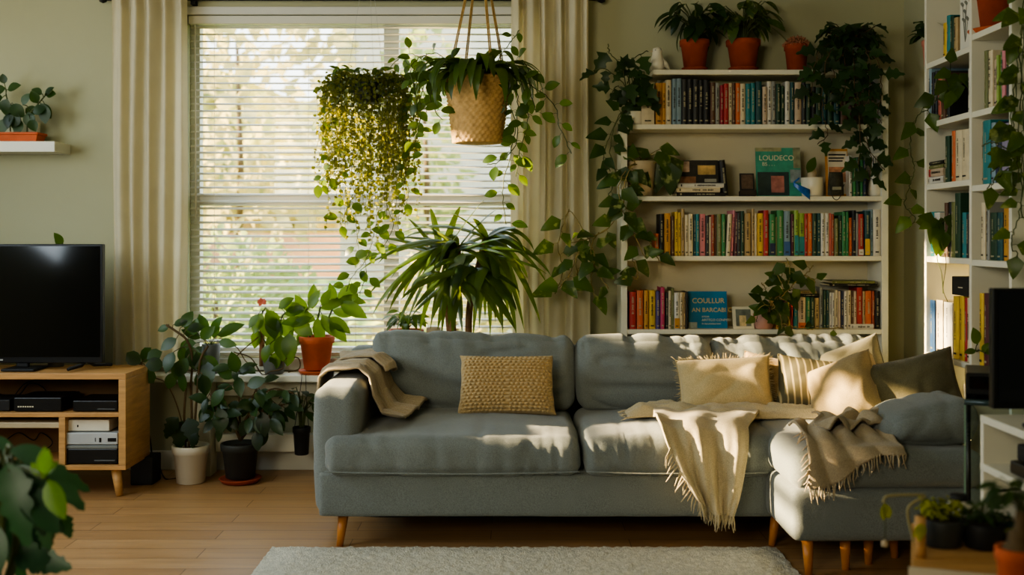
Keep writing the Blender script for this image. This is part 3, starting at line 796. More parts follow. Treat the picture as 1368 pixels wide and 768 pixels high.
def fringe_edge(step=.006, ln=.022, which=(0, 1, 2, 3)):
    def f(o, bp, m3):
        mb = MB(); n = len(bp) - 1; cen = sum(bp[:-1], Vector()) / n
        for s in which:
            a0, a1 = s * n // 4, (s+1) * n // 4
            for i in range(a0, a1):
                k = max(1, int((bp[i+1]-bp[i]).length / step))
                for q in range(k):
                    p = bp[i].lerp(bp[i+1], q / k); d = (p - cen).normalized() + jit(.35)
                    l = ln * R.uniform(.6, 1.3)
                    mb.tube([p, p + d*l*.5 + jit(.002), p + d*l + jit(.004)], [.0014, .0012, .0005], 4)
        build(mb, 'fringe', CREAMF, o)
    return f
throw_pillow('fringed_cushion', 'cream cushion with fringed edge beside the draped throw', .40, .25, .15, rot(-26, -4, -6), (.915, 4.66, .455), CREAMF, 5, .014, .06, trim=fringe_edge(), sag=-.0)
throw_pillow('tan_cushion', 'plain tan cushion tucked behind the fringed cream one', .30, .245, .12, rot(-22, 10, -14), (1.115, 4.76, .45), TANF, 9)
STRIPEF = bpy.data.materials.new('striped_linen'); STRIPEF.use_nodes = True
n_, l_ = STRIPEF.node_tree.nodes, STRIPEF.node_tree.links
tc = n_.new('ShaderNodeTexCoord'); sp = n_.new('ShaderNodeSeparateXYZ'); mm = n_.new('ShaderNodeMath'); mm.operation = 'MULTIPLY'; mm.inputs[1].default_value = 230
ms_ = n_.new('ShaderNodeMath'); ms_.operation = 'SINE'; rp = n_.new('ShaderNodeValToRGB')
no = n_.new('ShaderNodeTexNoise'); no.inputs['Scale'].default_value = 9; ad = n_.new('ShaderNodeMath'); ad.operation = 'MULTIPLY_ADD'; ad.inputs[1].default_value = 3.0
rp.color_ramp.elements[0].color = c(92, 86, 62) + (1,); rp.color_ramp.elements[0].position = .5; rp.color_ramp.elements[1].color = c(176, 158, 116) + (1,); rp.color_ramp.elements[1].position = .95
l_.new(tc.outputs['Object'], sp.inputs[0]); l_.new(sp.outputs['X'], mm.inputs[0]); l_.new(tc.outputs['Object'], no.inputs['Vector'])
l_.new(no.outputs['Fac'], ad.inputs[0]); l_.new(mm.outputs[0], ad.inputs[2]); l_.new(ad.outputs[0], ms_.inputs[0]); l_.new(ms_.outputs[0], rp.inputs['Fac'])
l_.new(rp.outputs['Color'], n_['Principled BSDF'].inputs['Base Color']); n_['Principled BSDF'].inputs['Roughness'].default_value = .9
throw_pillow('striped_cushion', 'olive cushion with pale upright stripes, right of the tan one', .32, .255, .13, rot(-24, 6, -8), (1.265, 4.62, .452), STRIPEF, 14, .007)
throw_pillow('linen_cushion', 'grey green cushion standing at the back of the cushion pile', .36, .285, .15, rot(-14, -22, -30), (1.51, 4.80, .46), GREYF, 23, .012)
throw_pillow('linen_cushion', 'plump beige cushion with sunlit left edge, before the pile', .30, .265, .19, rot(-16, -24, -46), (1.375, 4.45, .455), PLUMPF, 31, .018, .05, power=.42)
throw_pillow('linen_cushion', 'large crumpled olive cushion with peaked corner, nearest the bookshelf corner', .40, .29, .17, rot(-20, -15, -20), (1.61, 4.36, .452), OLIVEF, 40, .02, .08)

# ------------------------------------------------------------------ throws
def along(prof, L):
    L = clamp(L, 0, prof[-1][0])
    for i in range(len(prof)-1):
        if L <= prof[i+1][0] + 1e-9:
            k = (L-prof[i][0])/(prof[i+1][0]-prof[i][0])
            return (prof[i][1] + (prof[i+1][1]-prof[i][1])*k, prof[i][2] + (prof[i+1][2]-prof[i][2])*k)
def strands(mb, pts, dirs, ln, r=.0032, n=1):
    for p, d in zip(pts, dirs):
        l = ln * R.uniform(.7, 1.25); q = p + jit(.003); d = (Vector(d) + jit(.22)).normalized()
        mb.tube([q - d*.006, q + d*l*.5 + jit(.004), q + d*l + jit(.006)], [r, r*.9, r*.35], 5)
# big throw: a crumpled band over the seat and a tongue over the front edge
th = thing('throw_blanket', 'cream fringed throw crumpled over the middle seat and hanging down front', 'blanket', (.85, 4.5, .44))
def lie(u, v):
    x = .475 + u * .90
    mid = 4.60 + .04*math.sin(u*5.0) - .02*u; half = .085 + .05*math.sin(math.pi*clamp(u*1.15, 0, 1)) - .03*u
    y = mid + (v-.5)*2*half + .018*math.sin(u*11 + v*3)
    e = min(1, 6*min(v, 1-v)) * min(1, 12*min(u, 1-u) + .15)
    z = .459 + e*(.022 + .02*abs(math.sin(v*7.5 + u*4 + .8*math.sin(u*8))) + .016*noise.noise(Vector((x*11, y*11, 2))) + .010*abs(noise.noise(Vector((x*28, y*28, 7))))) + .003*noise.noise(Vector((x*90, y*90, 1))) + .004
    return Vector((x, y, z))
def tongue(u, v):
    # v runs from the seat, over the front edge and down; u across
    L = v * .80
    prof = [(0, 4.66, .486), (.18, 4.47, .480), (.36, 4.29, .468), (.43, 4.215, .445), (.50, 4.178, .385), (.66, 4.17, .24), (.80, 4.172, .12)]
    y, z = along(prof, L)
    s = clamp((v-.35)/.65, 0, 1)
    xl = .60 - .055*clamp(v/.5, 0, 1) + .16*s**1.6; xr = 1.06 - .14*clamp(v/.5, 0, 1) - .085*s**1.5
    zend = .06 * (1-u)*s + .05*abs(u-.45)*s
    fo = math.sin(u*15 + 1.2*math.sin(v*3.5) + .6) 
    x = xl + (xr-xl)*u
    amp = .016*clamp((v-.05)*2.5, 0.2, 1)
    hang = clamp((v-.5)*8, 0, 1)
    y -= hang*(amp*(1+fo) + .014*noise.noise(Vector((x*16, z*9, 1))) + .005*math.sin(u*41+v*6)) + .003*noise.noise(Vector((x*90, z*90, 1)))
    z += (1-hang)*(amp*.8*(1+fo) + .008*noise.noise(Vector((x*12, y*12, 5)))) + zend
    return Vector((x, y, z + .006))
m = MB(); m.grid(lie, 90, 36); m.grid(tongue, 60, 70)
build(m, 'cloth', THROWC, th, solid=.007)
m = MB(); pts = []; ds = []
for k in range(46):
    u = (k+.5)/46; p = tongue(u, .999); pts.append(p); ds.append((0, 0, -1))
for k in range(16):
    p = tongue(.0, .66 + .34*k/16); pts.append(p + Vector((0,-.003,0))); ds.append((-.55, -.1, -1))
strands(m, pts, ds, .055)
build(m, 'fringe', THROWC, th); m = MB()
strands(m, [lie(.002, k/14) for k in range(15)], [(-1, 0, -.15)]*15, .025, .0025)
build(m, 'fringe', THROWC, th)
# throw over the left arm
ta = thing('throw_blanket', 'taupe knitted throw folded over the left arm of the sofa', 'blanket', (-.68, 4.7, .44))
def armt(u, v):
    prof = [(0, -.80, .53), (.06, -.79, .615), (.12, -.755, .64), (.26, -.62, .648), (.34, -.572, .612), (.44, -.545, .53), (.54, -.50, .478), (.66, -.40, .466)]
    L = u*.66
    x, z = along(prof, L)
    y = 4.42 + .1*(1-u) + v*.36 + .03*math.sin(u*4) - .10*u*(1-v) + .04*u
    x += .010*math.sin(v*10+u*3)*u + .05*(v-.5)*u
    x += .016*noise.noise(Vector((v*3, u*2, 8)))*u*2
    z += .02*abs(math.sin(v*7 + u*1.5)) + .012*noise.noise(Vector((x*14, y*14, 1))) + .0025*math.sin(v*150) + .012
    return Vector((x, y, z))
m = MB(); m.grid(armt, 60, 150)
m.grid(lambda u, v: armt(.14 + u*.42, .42 + v*.58) + Vector((.025 + .03*math.sin(v*5), .07, .024 - .008*u)), 40, 40)
build(m, 'cloth', THROWT, ta, solid=.009)
# small throw over the chaise
tc_ = thing('throw_blanket', 'small taupe fringed throw bunched at the front of the chaise', 'blanket', (1.18, 3.95, .45))
def cht(u, v):
    x = 1.05 + u*.30 + .05*v*(u-.4)
    prof = [(0, 4.18, .478), (.25, 3.95, .476), (.31, 3.885, .468), (.36, 3.856, .43), (.46, 3.85, .33)]
    vmax = .46 - .13*u + .02*math.sin(u*7)
    L = v*vmax
    y, z = along(prof, L)
    f = abs(math.sin(u*12 + 2*math.sin(v*3))) 
    hang = clamp((v-.6)*6, 0, 1)
    y -= hang*(.012 + .014*f); z += (1-hang)*(.026*f + .012*noise.noise(Vector((x*14, y*14, 3))) + .012)
    return Vector((x, y, z))
m = MB(); m.grid(cht, 60, 46); m.grid(lambda u, v: cht(.12+.8*u, .1+.5*v) + Vector((.05+.02*math.sin(v*9), .03, .028+.015*math.sin(u*14+v*6))), 44, 30)
build(m, 'cloth', THROWT, tc_, solid=.008)
m = MB(); strands(m, [cht((k+.5)/34, .999) for k in range(34)], [(0, -.1, -1)]*34, .045)
strands(m, [cht(.0, .55+.45*k/12) for k in range(12)], [(-.8, -.2, -.8)]*12, .035)
build(m, 'fringe', THROWT, tc_)
# ================================================================== bookcases
BX0, BX1, BY = (830-CX)/269.7, (1187-CX)/269.7, 5.45
SH = WHITE
bc = thing('bookcase', 'tall white bookcase against the back wall, full of books and plants', 'bookcase', ((BX0+BX1)/2, 5.57, 0))
def zb(py): return CZ - (py-HY)/269.7
pt = .024
build(MB().box(BX0, BX0+.030, BY, YB-.017, 0, zb(168)), 'side_panel', SH, bc, bevel=.002)
build(MB().box(BX1-.033, BX1, BY, YB-.017, 0, zb(94)), 'side_panel', SH, bc, bevel=.002)
shelf_z = {}
for nm, py, xa in (('a', 93, (872-CX)/269.7), ('b', 166, BX0), ('c', 262, BX0+.0305), ('d', 342, BX0+.0305), ('e', 440, BX0+.0305)):
    shelf_z[nm] = zb(py)
    build(MB().box(xa, BX1-.0335, BY+(.0 if nm in 'ab' else .004), YB-.0305, zb(py)-pt, zb(py)), 'shelf', SH, bc, bevel=.002)
for z in (.42, .1):
    build(MB().box(BX0+.0305, BX1-.0335, BY+.004, YB-.0305, z-pt, z), 'shelf', SH, bc, bevel=.002)
build(MB().box(BX0+.0305, BX1-.0335, YB-.03, YB-.018, .0, zb(166)-pt-.001), 'back_panel', M('back_panel_white', c(206, 198, 172), .6, .03), bc)
build(MB().box((885-CX)/269.7, (889-CX)/269.7, YB-.05, YB-.0305, zb(166), zb(93)-pt), 'upright', SH, bc)
RX = 1.78
rb = thing('bookcase', 'white wall bookcase along the right wall in two bays', 'bookcase', (1.9, 4.33, 0))
YA, YM, YE = 4.74, 4.275, 3.932
for y in (YA, YM, YE):
    build(MB().box(RX, XR-.0005, y-.011, y+.011, .0, 2.5), 'side_panel', SH, rb, bevel=.002)
RZ1 = {'A': 1.95, 'B': 1.694, 'C': 1.430, 'D': 1.122, 'E': .712, 'F': .36}
RZ2 = {'A': 1.99, 'B': 1.69, 'C': 1.405, 'D': 1.118, 'E': .708, 'F': .36}
for zz in RZ1.values(): build(MB().box(RX+.002, XR-.0005, YM+.0115, YA-.0115, zz-.024, zz), 'shelf', SH, rb, bevel=.002)
for zz in RZ2.values(): build(MB().box(RX+.002, XR-.0005, YE+.0115, YM-.0115, zz-.024, zz), 'shelf', SH, rb, bevel=.002)

# ------------------------------------------------------------------ books
PAL = dict(red=(198,44,40), crimson=(170,28,48), orange=(226,104,44), coral=(222,112,92), ochre=(214,148,48), yellow=(228,184,48), cream=(222,204,164),
    tan=(190,158,104), beige=(208,180,150), white=(220,214,200), grey=(150,150,140), charcoal=(54,54,54), black=(32,32,32), brown=(104,68,44),
    maroon=(96,36,44), pink=(226,132,142), magenta=(206,56,104), purple=(84,70,136), navy=(40,52,88), blue=(48,96,160), steel=(128,156,172), teal=(30,136,142),
    petrol=(28,84,88), green=(48,140,74), forest=(34,72,46), olive=(120,124,66), lime=(150,182,68), russet=(172,72,44), lilac=(158,146,178))
NICE = dict(steel='blue grey', petrol='dark teal', forest='dark green', charcoal='charcoal')
ORD = 'first second third fourth fifth sixth seventh eighth ninth tenth eleventh twelfth thirteenth'.split()
def bmat(cn):
    r, g, b = PAL[cn]; y = .3*r + .59*g + .11*b
    return M('book_' + cn, c(*[.93*(.84*q + .16*y) for q in (r, g, b)]), .5, .1, 30)
def book_obj(w, h, d, cn, label, group, loc, rz=0., lean=0., name='book', flat=None, ink=True, band=None):
    m = MB(); t = min(.0022, w*.2)
    bul = min(.004, w*.2)
    sec = [(0, .001), (w*.2, -bul*.6), (w*.5, -bul), (w*.8, -bul*.6), (w, .001)]     # rounded spine
    vs = [(x, y, 0) for x, y in sec] + [(x, y, h) for x, y in sec] + [(x, .003, 0) for x, y in sec] + [(x, .003, h) for x, y in sec]
    n = len(sec); fs = []
    for i in range(n-1):
        fs += [(i, i+1, n+i+1, n+i), (n+i, n+i+1, 3*n+i+1, 3*n+i), (2*n+i, 2*n+i+1, i+1, i)]
    m.add(vs, fs, 0)
    m.box(0, t, .001, d, 0, h, 0); m.box(w-t, w, .001, d, 0, h, 0)
    if band:                      # a coloured band across the lower spine
        m.quad((.0003, -bul-.0004, h*.02), (w-.0003, -bul-.0004, h*.02), (w-.0003, -bul-.0004, h*band[1]), (.0003, -bul-.0004, h*band[1]), 2)
    if ink and w > .011:
        z = h*R.uniform(.3, .42) if not band else h*(band[1]+.08); z1 = h*R.uniform(.75, .9); xm = w/2
        while z < z1:             # the title: short letter-like marks running up the spine
            l = R.uniform(.0025, .006)
            if R.random() < .85:
                ww = min(w*.22, .006)*R.uniform(.6, 1)
                m.quad((xm-ww, -bul-.0006, z), (xm+ww, -bul-.0006, z), (xm+ww*.8, -bul-.0006, z+l), (xm-ww*.8, -bul-.0006, z+l), 1)
            z += l + .002
        m.quad((xm-w*.25, -bul-.0006, h*.07), (xm+w*.25, -bul-.0006, h*.07), (xm+w*.25, -bul-.0006, h*.10), (xm-w*.25, -bul-.0006, h*.10), 1)
    light = sum(PAL[cn]) > 380
    mats = [bmat(cn), INKD if light else INKS]
    if band: mats.append(bmat(band[0]))
    me_o = build_local(m, name, mats)
    pg = build_local(MB().box(t, w-t, .003, d-.004, .003, h-.003), 'page_block', PAGES); pg.parent = me_o
    me_o.location = loc
    me_o.rotation_euler = flat if flat else (0, lean, rz)
    return tag(me_o, label, 'book', group)
def build_local(mb, name, mats):
    if not isinstance(mats, (list, tuple)): mats = [mats]
    me = bpy.data.meshes.new(name); me.from_pydata([tuple(v) for v in mb.v], [], mb.f)
    for m in mats: me.materials.append(m)
    me.polygons.foreach_set('material_index', mb.mi); me.update()
    o = bpy.data.objects.new(name, me); COL.objects.link(o); return o
def label_row(items, where):
    cnt = {}; tot = {}
    for it in items: tot[it[3]] = tot.get(it[3], 0) + 1
    out = []
    for it in items:
        cn = it[3]; cnt[cn] = cnt.get(cn, 0) + 1; nm = NICE.get(cn, cn)
        if tot[cn] == 1: out.append('%s book, the only one of that colour %s' % (nm, where))
        else: out.append('%s book, %s %s one from the left %s' % (nm, ORD[cnt[cn]-1], nm, where))
    return out
def row_back(items, shelf, where, group, zbase=None):
    z = shelf_z[shelf] if zbase is None else zbase
    Y = BY + .012
    for it, lab in zip(items, label_row(items, where)):
        x0, x1, yt, cn = it[:4]; lean = it[4] if len(it) > 4 else 0; band = it[5] if len(it) > 5 else None
        yy = Y + R.uniform(0, .012); s = yy / F
        xa, xb = (x0-CX)*s, (x1-CX)*s; w = (xb-xa)*.95
        h = CZ-(yt-HY)*s - z
        book_obj(w, h, R.uniform(.12, .165), cn, lab, group, (xa + (w if False else 0), yy, z + .0006 + (w*math.sin(abs(lean)) if lean < 0 else 0)), 0, lean, band=band)
row1 = [(857,875,110,'cream'),(876,885,111,'ochre'),(885,889.5,111,'ochre'),(889.5,897,107,'cream'),(898,904,105.5,'steel'),(904,910.5,105,'steel'),(911,918,106,'charcoal'),
    (918,926,106,'black'),(926,933,106,'charcoal'),(933,940,107,'black'),(940,948,107,'black'),(949,956,110,'brown'),(956,961.5,111,'grey'),(962,967,114,'crimson'),(967,973.5,112,'red'),
    (973.5,978,111,'cream'),(978,982.5,111,'brown'),(983,989,111,'orange'),(989,996,112,'cream'),(996.5,1003,112,'teal'),(1003,1009,111,'teal'),(1010,1018,109,'petrol'),
    (1019,1025,116,'beige'),(1025,1031,109,'white'),(1031,1036.5,109,'grey'),(1037,1043,112,'forest'),(1043,1048,115,'forest'),(1049,1055.5,109,'white'),(1056,1061,110,'petrol'),(1062,1071,110,'beige'),
    (1071.5,1076.5,109,'charcoal'),(1077,1083,112,'forest'),(1084,1090,116,'black'),(1090,1098,117,'forest'),(1098,1105,118,'petrol'),(1106,1113,118,'forest'),(1114,1122,119,'petrol'),(1123,1133,125,'brown'),(1134,1145,125,'maroon')]
row_back(row1, 'b', 'in the highest book row', 'books in the highest row of the back bookcase')
row3 = [(875,880.5,312,'orange'),(881,887,286,'black'),(887.5,896,285,'ochre'),(896.5,901,289,'brown'),(901.5,906,283,'yellow'),(906.2,909.7,284,'yellow'),(910,914.5,279,'tan'),
    (915,920,287,'cream'),(920,926,286,'cream'),(926.5,930,287,'petrol'),(930,934.3,286,'teal'),(934.6,942.6,286,'pink'),(943,947.5,288,'charcoal'),(947.6,950,290,'cream'),(950.2,954.5,287,'russet'),(954.6,957.4,288,'brown'),
    (957.6,964,286,'olive'),(964.2,969.3,286,'green'),(970,975.5,286,'cream',.05),(975.6,979.2,281,'pink',.06),(980.6,984.6,284,'maroon',.03),(985,989.5,284,'charcoal'),(989.7,994.3,282,'forest'),
    (994.6,1003.3,285,'tan'),(1004.4,1008,279,'tan'),(1008.2,1011.2,285,'cream'),(1011.4,1020,285,'yellow'),(1020.2,1027,281,'red'),(1028,1036,286,'green',0,('navy',.3)),(1036.4,1038,290,'olive'),(1038.2,1047,281,'green'),(1047.2,1056,282,'steel',0,('blue',.32)),
    (1056.8,1061,286,'maroon'),(1061.2,1067,281,'lime',0,('teal',.45)),(1067.2,1075,285,'lime',0,('teal',.45)),(1075.2,1079,286,'red'),(1079.2,1085.3,285,'orange'),(1085.6,1091,285,'forest'),(1091.2,1096.6,285,'petrol'),
    (1097,1102,285,'white'),(1102.2,1107.6,285,'white'),(1107.8,1110.6,285,'coral'),(1110.8,1114.4,286,'russet'),(1115,1120,292,'olive'),(1120.2,1125,288,'forest'),(1125.2,1130.2,283,'green'),(1130.4,1133.8,283,'green'),(1134,1138.2,291,'orange'),
    (1138.4,1143.8,281,'black'),(1144,1146.8,285,'grey'),(1147,1154,286,'red',0,('white',.16)),(1155.4,1162.4,282,'petrol',0,('yellow',.38)),(1162.8,1166.4,280,'steel'),(1166.8,1176.6,280,'white')]
row_back(row3, 'd', 'in the long middle book row', 'books in the long middle row of the back bookcase')
row4 = [(841,850,390,'red'),(851,859.5,388,'orange'),(860.5,866.5,388,'ochre'),(867,876,388,'yellow'),(876.4,882,389,'purple'),(882.4,888.2,384,'magenta'),(889,893,391,'charcoal'),(893.2,897,389,'cream'),(897.2,900.6,385,'olive'),
    (901,908,391,'white',0,('ochre',.3)),(908.2,912.4,391,'cream'),(912.6,916,391,'tan'),(916.2,919,390,'black')]
row_back(row4, 'e', 'in the lowest row, left part', 'books at the left of the lowest row')
row5 = [(1037,1041,402,'ochre'),(1041.2,1046,401,'charcoal'),(1046.4,1052,402,'brown'),(1052.4,1056.4,401,'yellow'),(1056.6,1059.4,397,'red'),(1060,1065.8,397,'teal'),(1066.4,1076.8,397,'beige',0,('orange',.2)),(1077.2,1082.6,397,'green'),
    (1082.8,1088,397,'forest'),(1088.4,1094.6,398,'tan'),(1095,1099.6,384,'grey'),(1100,1103.6,388,'forest'),(1103.8,1107.4,388,'petrol'),(1108,1111.6,391,'white'),(1111.8,1115,391,'white'),(1115.4,1119.6,388,'cream'),(1120,1123,389,'beige'),
    (1123.2,1127.4,389,'navy'),(1127.6,1131.6,389,'white'),(1132,1137,388,'cream'),(1137.2,1140.6,389,'brown'),(1140.8,1144.4,389,'beige'),(1144.8,1152.4,384,'red'),(1152.8,1156,389,'tan'),(1156.4,1164.4,389,'orange'),(1164.8,1168.6,389,'russet'),(1169,1175.4,389,'black')]
row_back(row5, 'e', 'in the lowest row, right part', 'books at the right of the lowest row')
def flat_book(px0, px1, py0, py1, cn, lab, Y=BY+.012, d=.17, group=None, zbase=None, band=None):
    """a book lying flat with its spine to the room"""
    s = Y/F; x0, x1 = (px0-CX)*s, (px1-CX)*s; z0, z1 = CZ-(py1-HY)*s, CZ-(py0-HY)*s
    if zbase is not None: z0, z1 = zbase, zbase + (z1-z0)
    o = book_obj(z1-z0, x1-x0, d, cn, lab, group, (x0, Y, z1), flat=(0, math.pi/2, 0), band=band)
    return z1
zt = zb(384) + .004
z1 = flat_book(1108, 1172, 384.5, 388, 'black', 'black book lying flat on top of the books at right of lowest row', zbase=zt+.001)
flat_book(1112, 1169, 379, 382.5, 'olive', 'thin olive book lying on the flat black book, lowest row', zbase=z1+.001)
zt = zb(396.5)
z1 = flat_book(1062, 1094, 391, 394.5, 'black', 'black book lying flat above the beige spine, lowest row', zbase=zt+.001)
flat_book(1063, 1091, 386, 389.5, 'tan', 'tan book topmost of the flat pair beside the leafy pot', zbase=z1+.001)
flat_book(1136, 1167, 432, 439, 'white', 'small white box-like book lying flat before the red spine', Y=BY-.001, zbase=shelf_z['e']+.0006, d=.008)
# a short stack of flat books on the shelf of ornaments
z1 = flat_book(904, 969, 253.5, 258.5, 'black', 'dark book lowest in the flat stack beside the grey pot', zbase=shelf_z['c']+.0006)
z2 = flat_book(903.5, 962, 252, 258, 'cream', 'cream book in the middle of the flat stack of three', zbase=z1+.0008)
z3 = flat_book(905, 967, 245, 250.8, 'white', 'white book topmost in the flat stack under the dark picture', zbase=z2+.0008)

# ------------------------------------------------------------------ ornaments on the back bookcase
def board(name, label, cat, px0, px1, py0, py1, Y, th, mat, tilt=-6, z0=None, group=None):
    """a flat upright thing leaning back a little; returns its Empty and a placer for quads on its face"""
    s = Y/F; x0, x1 = (px0-CX)*s, (px1-CX)*s; z1 = CZ-(py0-HY)*s; zz = CZ-(py1-HY)*s if z0 is None else z0
    h = z1-zz; w = x1-x0
    o = thing(name, label, cat, ((x0+x1)/2, Y, zz), group)
    rm = rot(tilt, 0, 0)
    def pt(u, v, dy=0.): return Vector(((x0), Y, zz)) + rm @ Vector((u*w, dy, v*h))
    def slab(nm, u0, u1, v0, v1, d0, d1, mat, **k):
        vs = [pt(u0,v0,d0), pt(u1,v0,d0), pt(u1,v0,d1), pt(u0,v0,d1), pt(u0,v1,d0), pt(u1,v1,d0), pt(u1,v1,d1), pt(u0,v1,d1)]
        m = MB(); m.add(vs, [(0,3,2,1),(4,5,6,7),(0,1,5,4),(1,2,6,5),(2,3,7,6),(3,0,4,7)], flat=True)
        return build(m, nm, mat, o, **k)
    def text(sx, u, v, size, mat, bold=False):
        return text_mesh(sx, size, mat, o, pt(u, v, -.0009), rm @ UPRIGHT, bold=bold)
    return o, slab, text
cz = shelf_z['c'] + .0006
def cm(nm, r, g, b, **k): return M(nm, c(r, g, b), k.get('rough', .5), k.get('var', .35), k.get('vs', 30))
o, sl, tx = board('picture_book', 'dark picture book standing on the flat stack, landscape shape', 'book', 905, 960, 213.5, 245, BY+.06, .012, None, -8, z0=z3+.001)
sl('cover', 0, 1, 0, 1, 0, .012, cm('cover_dark', 52, 48, 42)); sl('cover_photo', .5, .93, .38, .78, -.0008, 0, cm('photo_tan', 196, 164, 104)); sl('cover_photo', .03, .3, .5, .95, -.0008, 0, cm('photo_pale', 176, 150, 130))
sl('cover_photo', .0, .45, .02, .3, -.0008, 0, cm('photo_rust', 150, 104, 70)); sl('title_strip', .66, .95, .06, .2, -.0008, 0, cm('strip_grey', 160, 156, 140, var=.1))
tag(book_obj(.026, .175, .13, 'black', 'black book leaning alone beside the flat book stack', None, ((966-CX)*5.47/F, 5.47, cz+.004), 0, -.1), cat='book')
o, sl, tx = board('framed_photo', 'small dark picture frame on a block beside the teal magazine', 'picture frame', 989, 1008, 231, 252, BY+.03, .01, None, -10, z0=cz+.03)
sl('frame', 0, 1, 0, 1, 0, .012, BLACKM); sl('picture', .1, .9, .08, .92, -.0008, 0, cm('small_photo', 92, 74, 60, vs=60))
sl('stand', -.03, 1.08, -.32, -.02, -.01, .03, M('stand_dark', c(50, 40, 32), .5))
o, sl, tx = board('magazine', 'teal magazine standing face out with pale capital title', 'magazine', 1011, 1071, 196, 260.5, BY+.06, .006, None, -8, z0=cz)
sl('cover', 0, 1, 0, 1, 0, .006, cm('mag_teal', 62, 142, 122, var=.18)); sl('cover_photo', .03, .73, .02, .50, -.0006, 0, cm('mag_photo_dark', 50, 66, 64, vs=18)); sl('cover_photo', .33, .62, .08, .42, -.0012, -.0007, cm('mag_photo_pink', 168, 110, 100, vs=30))
sl('cover_panel', .76, 1, .28, .55, -.0006, 0, cm('mag_panel', 128, 140, 140)); sl('cover_panel', .84, 1, .58, 1, -.0006, 0, cm('mag_panel_dark', 130, 132, 104)); sl('cover_panel', 0, .58, .925, 1, -.0006, 0, cm('mag_strip', 150, 146, 112))
tx('LOUDECO', .07, .74, .037, INKL); tx('BS . . .', .14, .63, .026, INKL)
o, sl, tx = board('magazine', 'ochre bordered magazine with a pale cover, behind the dark pouch', 'magazine', 1104, 1134, 198, 260.5, BY+.06, .006, None, -6, z0=cz)
sl('cover', 0, 1, 0, 1, 0, .006, M('mag_ochre', c(206, 140, 40), .5)); sl('cover_page', .1, .97, .05, .95, -.0006, 0, cm('mag_cream', 214, 200, 176, var=.06)); sl('cover_photo', .14, .9, .3, .62, -.0012, -.0007, cm('mag_scene', 186, 130, 96, vs=40))
for q in (.86, .79, .73): sl('title_line', .14, .9 - (.86-q), q, q+.03, -.0014, -.0008, INKD)
def yd(px, Y): return (px-CX)*Y/F
dp = thing('hanging_pouch', 'small dark woven pouch with a loop at the shelf edge', 'pouch', (yd(1118, 5.43), 5.44, cz))
def pouchf(v):
    return v
s_ = 5.435/F
m = MB()
m.grid(lambda u, v: Vector((yd(1107 + 22*u + 2*(v)*(1-2*u), 5.435), 5.437 + .02 - .02*math.sin(math.pi*u)*(.4+.6*math.sin(math.pi*v)), cz + .003 + .115*v)), 14, 14)
build(m, 'pouch_body', M('pouch_dark', c(62, 60, 48), .9, .3, 60, .5, 150), dp, solid=.004)
build(MB().tube(cat_rom([P(1108, 246, 5.43), P(1112, 262, 5.428), P(1117, 267, 5.427), P(1122, 263, 5.428), P(1128, 246, 5.43)], 6), .002, 5), 'loop', BLACKM, dp)
build(MB().box(yd(1112, 5.43), yd(1124, 5.43), 5.4305, 5.4325, cz+.03, cz+.045), 'patch', M('patch_grey', c(150, 146, 124), .8), dp)
fz = thing('hanging_ribbon', 'shiny blue ribbon bow hanging over the shelf edge by the white pot', 'ribbon', (yd(1068, 5.43), 5.44, cz))
m = MB()
m.grid(lambda u, v: P(1060 + 22*u, 246 + 14*u + (v-.5)*(5 + 9*u), 5.44 - .012*math.sin(u*3.14)), 12, 6)
m.grid(lambda u, v: P(1060 + 8*u, 244 - 6*u + (v-.5)*3, 5.445), 6, 3)
build(m, 'ribbon_fold', M('blue_satin', c(30, 92, 170), .3, .3, 60), fz, solid=.002)
bk2 = [(1134.5,1138.5,208,'white'),(1139,1144,212,'green'),(1144.2,1149,210,'forest'),(1149.3,1153,213,'green'),(1153.2,1157.4,214,'navy')]
row_back(bk2, 'c', 'beside the ochre magazine', 'books at the right end of the ornament shelf')
vs_ = thing('vase', 'tall white vase with dark painted sprigs, right end of ornament shelf', 'vase', (yd(1169, 5.5), 5.5, cz))
build(MB().lathe(yd(1169, 5.5), 5.5, [(.026, cz), (.032, cz+.01), (.033, cz+.08), (.028, cz+.12), (.026, cz+.2), (.028, cz+.215), (.023, cz+.215), (.022, cz+.15)], 24), 'body', CERW, vs_)
m = MB()
for k in range(5):
    a = -1.57 + (k-2)*.35; x0 = yd(1169, 5.5); r = .0295
    m.tube([(x0 + r*math.cos(a)*1.02, 5.5 + r*math.sin(a)*1.02, cz+.13), (x0 + r*math.cos(a+.12)*1.0, 5.5 + r*math.sin(a+.12)*1.0, cz+.165), (x0 + r*math.cos(a+.05)*.98, 5.5 + r*math.sin(a+.05)*.98, cz+.195)], .0014, 4)
build(m, 'painted_sprigs', INKD, vs_)
ez = shelf_z['e'] + .0006
o, sl, tx = board('picture_book', 'bright blue book facing out with a pale lettered title', 'book', 920, 972, 389, 439.5, BY+.07, .014, None, -7, z0=ez)
sl('cover', 0, 1, 0, 1, 0, .014, cm('cover_blue', 28, 120, 160, var=.3, vs=7)); sl('page_block', .02, .99, .01, .99, .0145, .02, PAGES)
tx('COULLUR', .10, .68, .036, cm('title_cream', 232, 196, 120, var=.05)); tx('AN BARCABI C', .09, .44, .030, cm('title_cream', 232, 196, 120)); tx('artico', .34, .29, .016, INKL); tx('ARTTCO CONPERS', .34, .19, .017, INKL); tx('in teruonieeroen', .34, .10, .014, INKL)
sl('cover_rock', .0, .22, .0, .16, -.0006, 0, cm('cover_grey', 150, 160, 150))
o, sl, tx = board('photo_frame', 'white photo frame leaning beside the blue book, a pale animal in it', 'picture frame', 980, 1008, 409, 440, BY+.03, .012, None, -16, z0=ez)
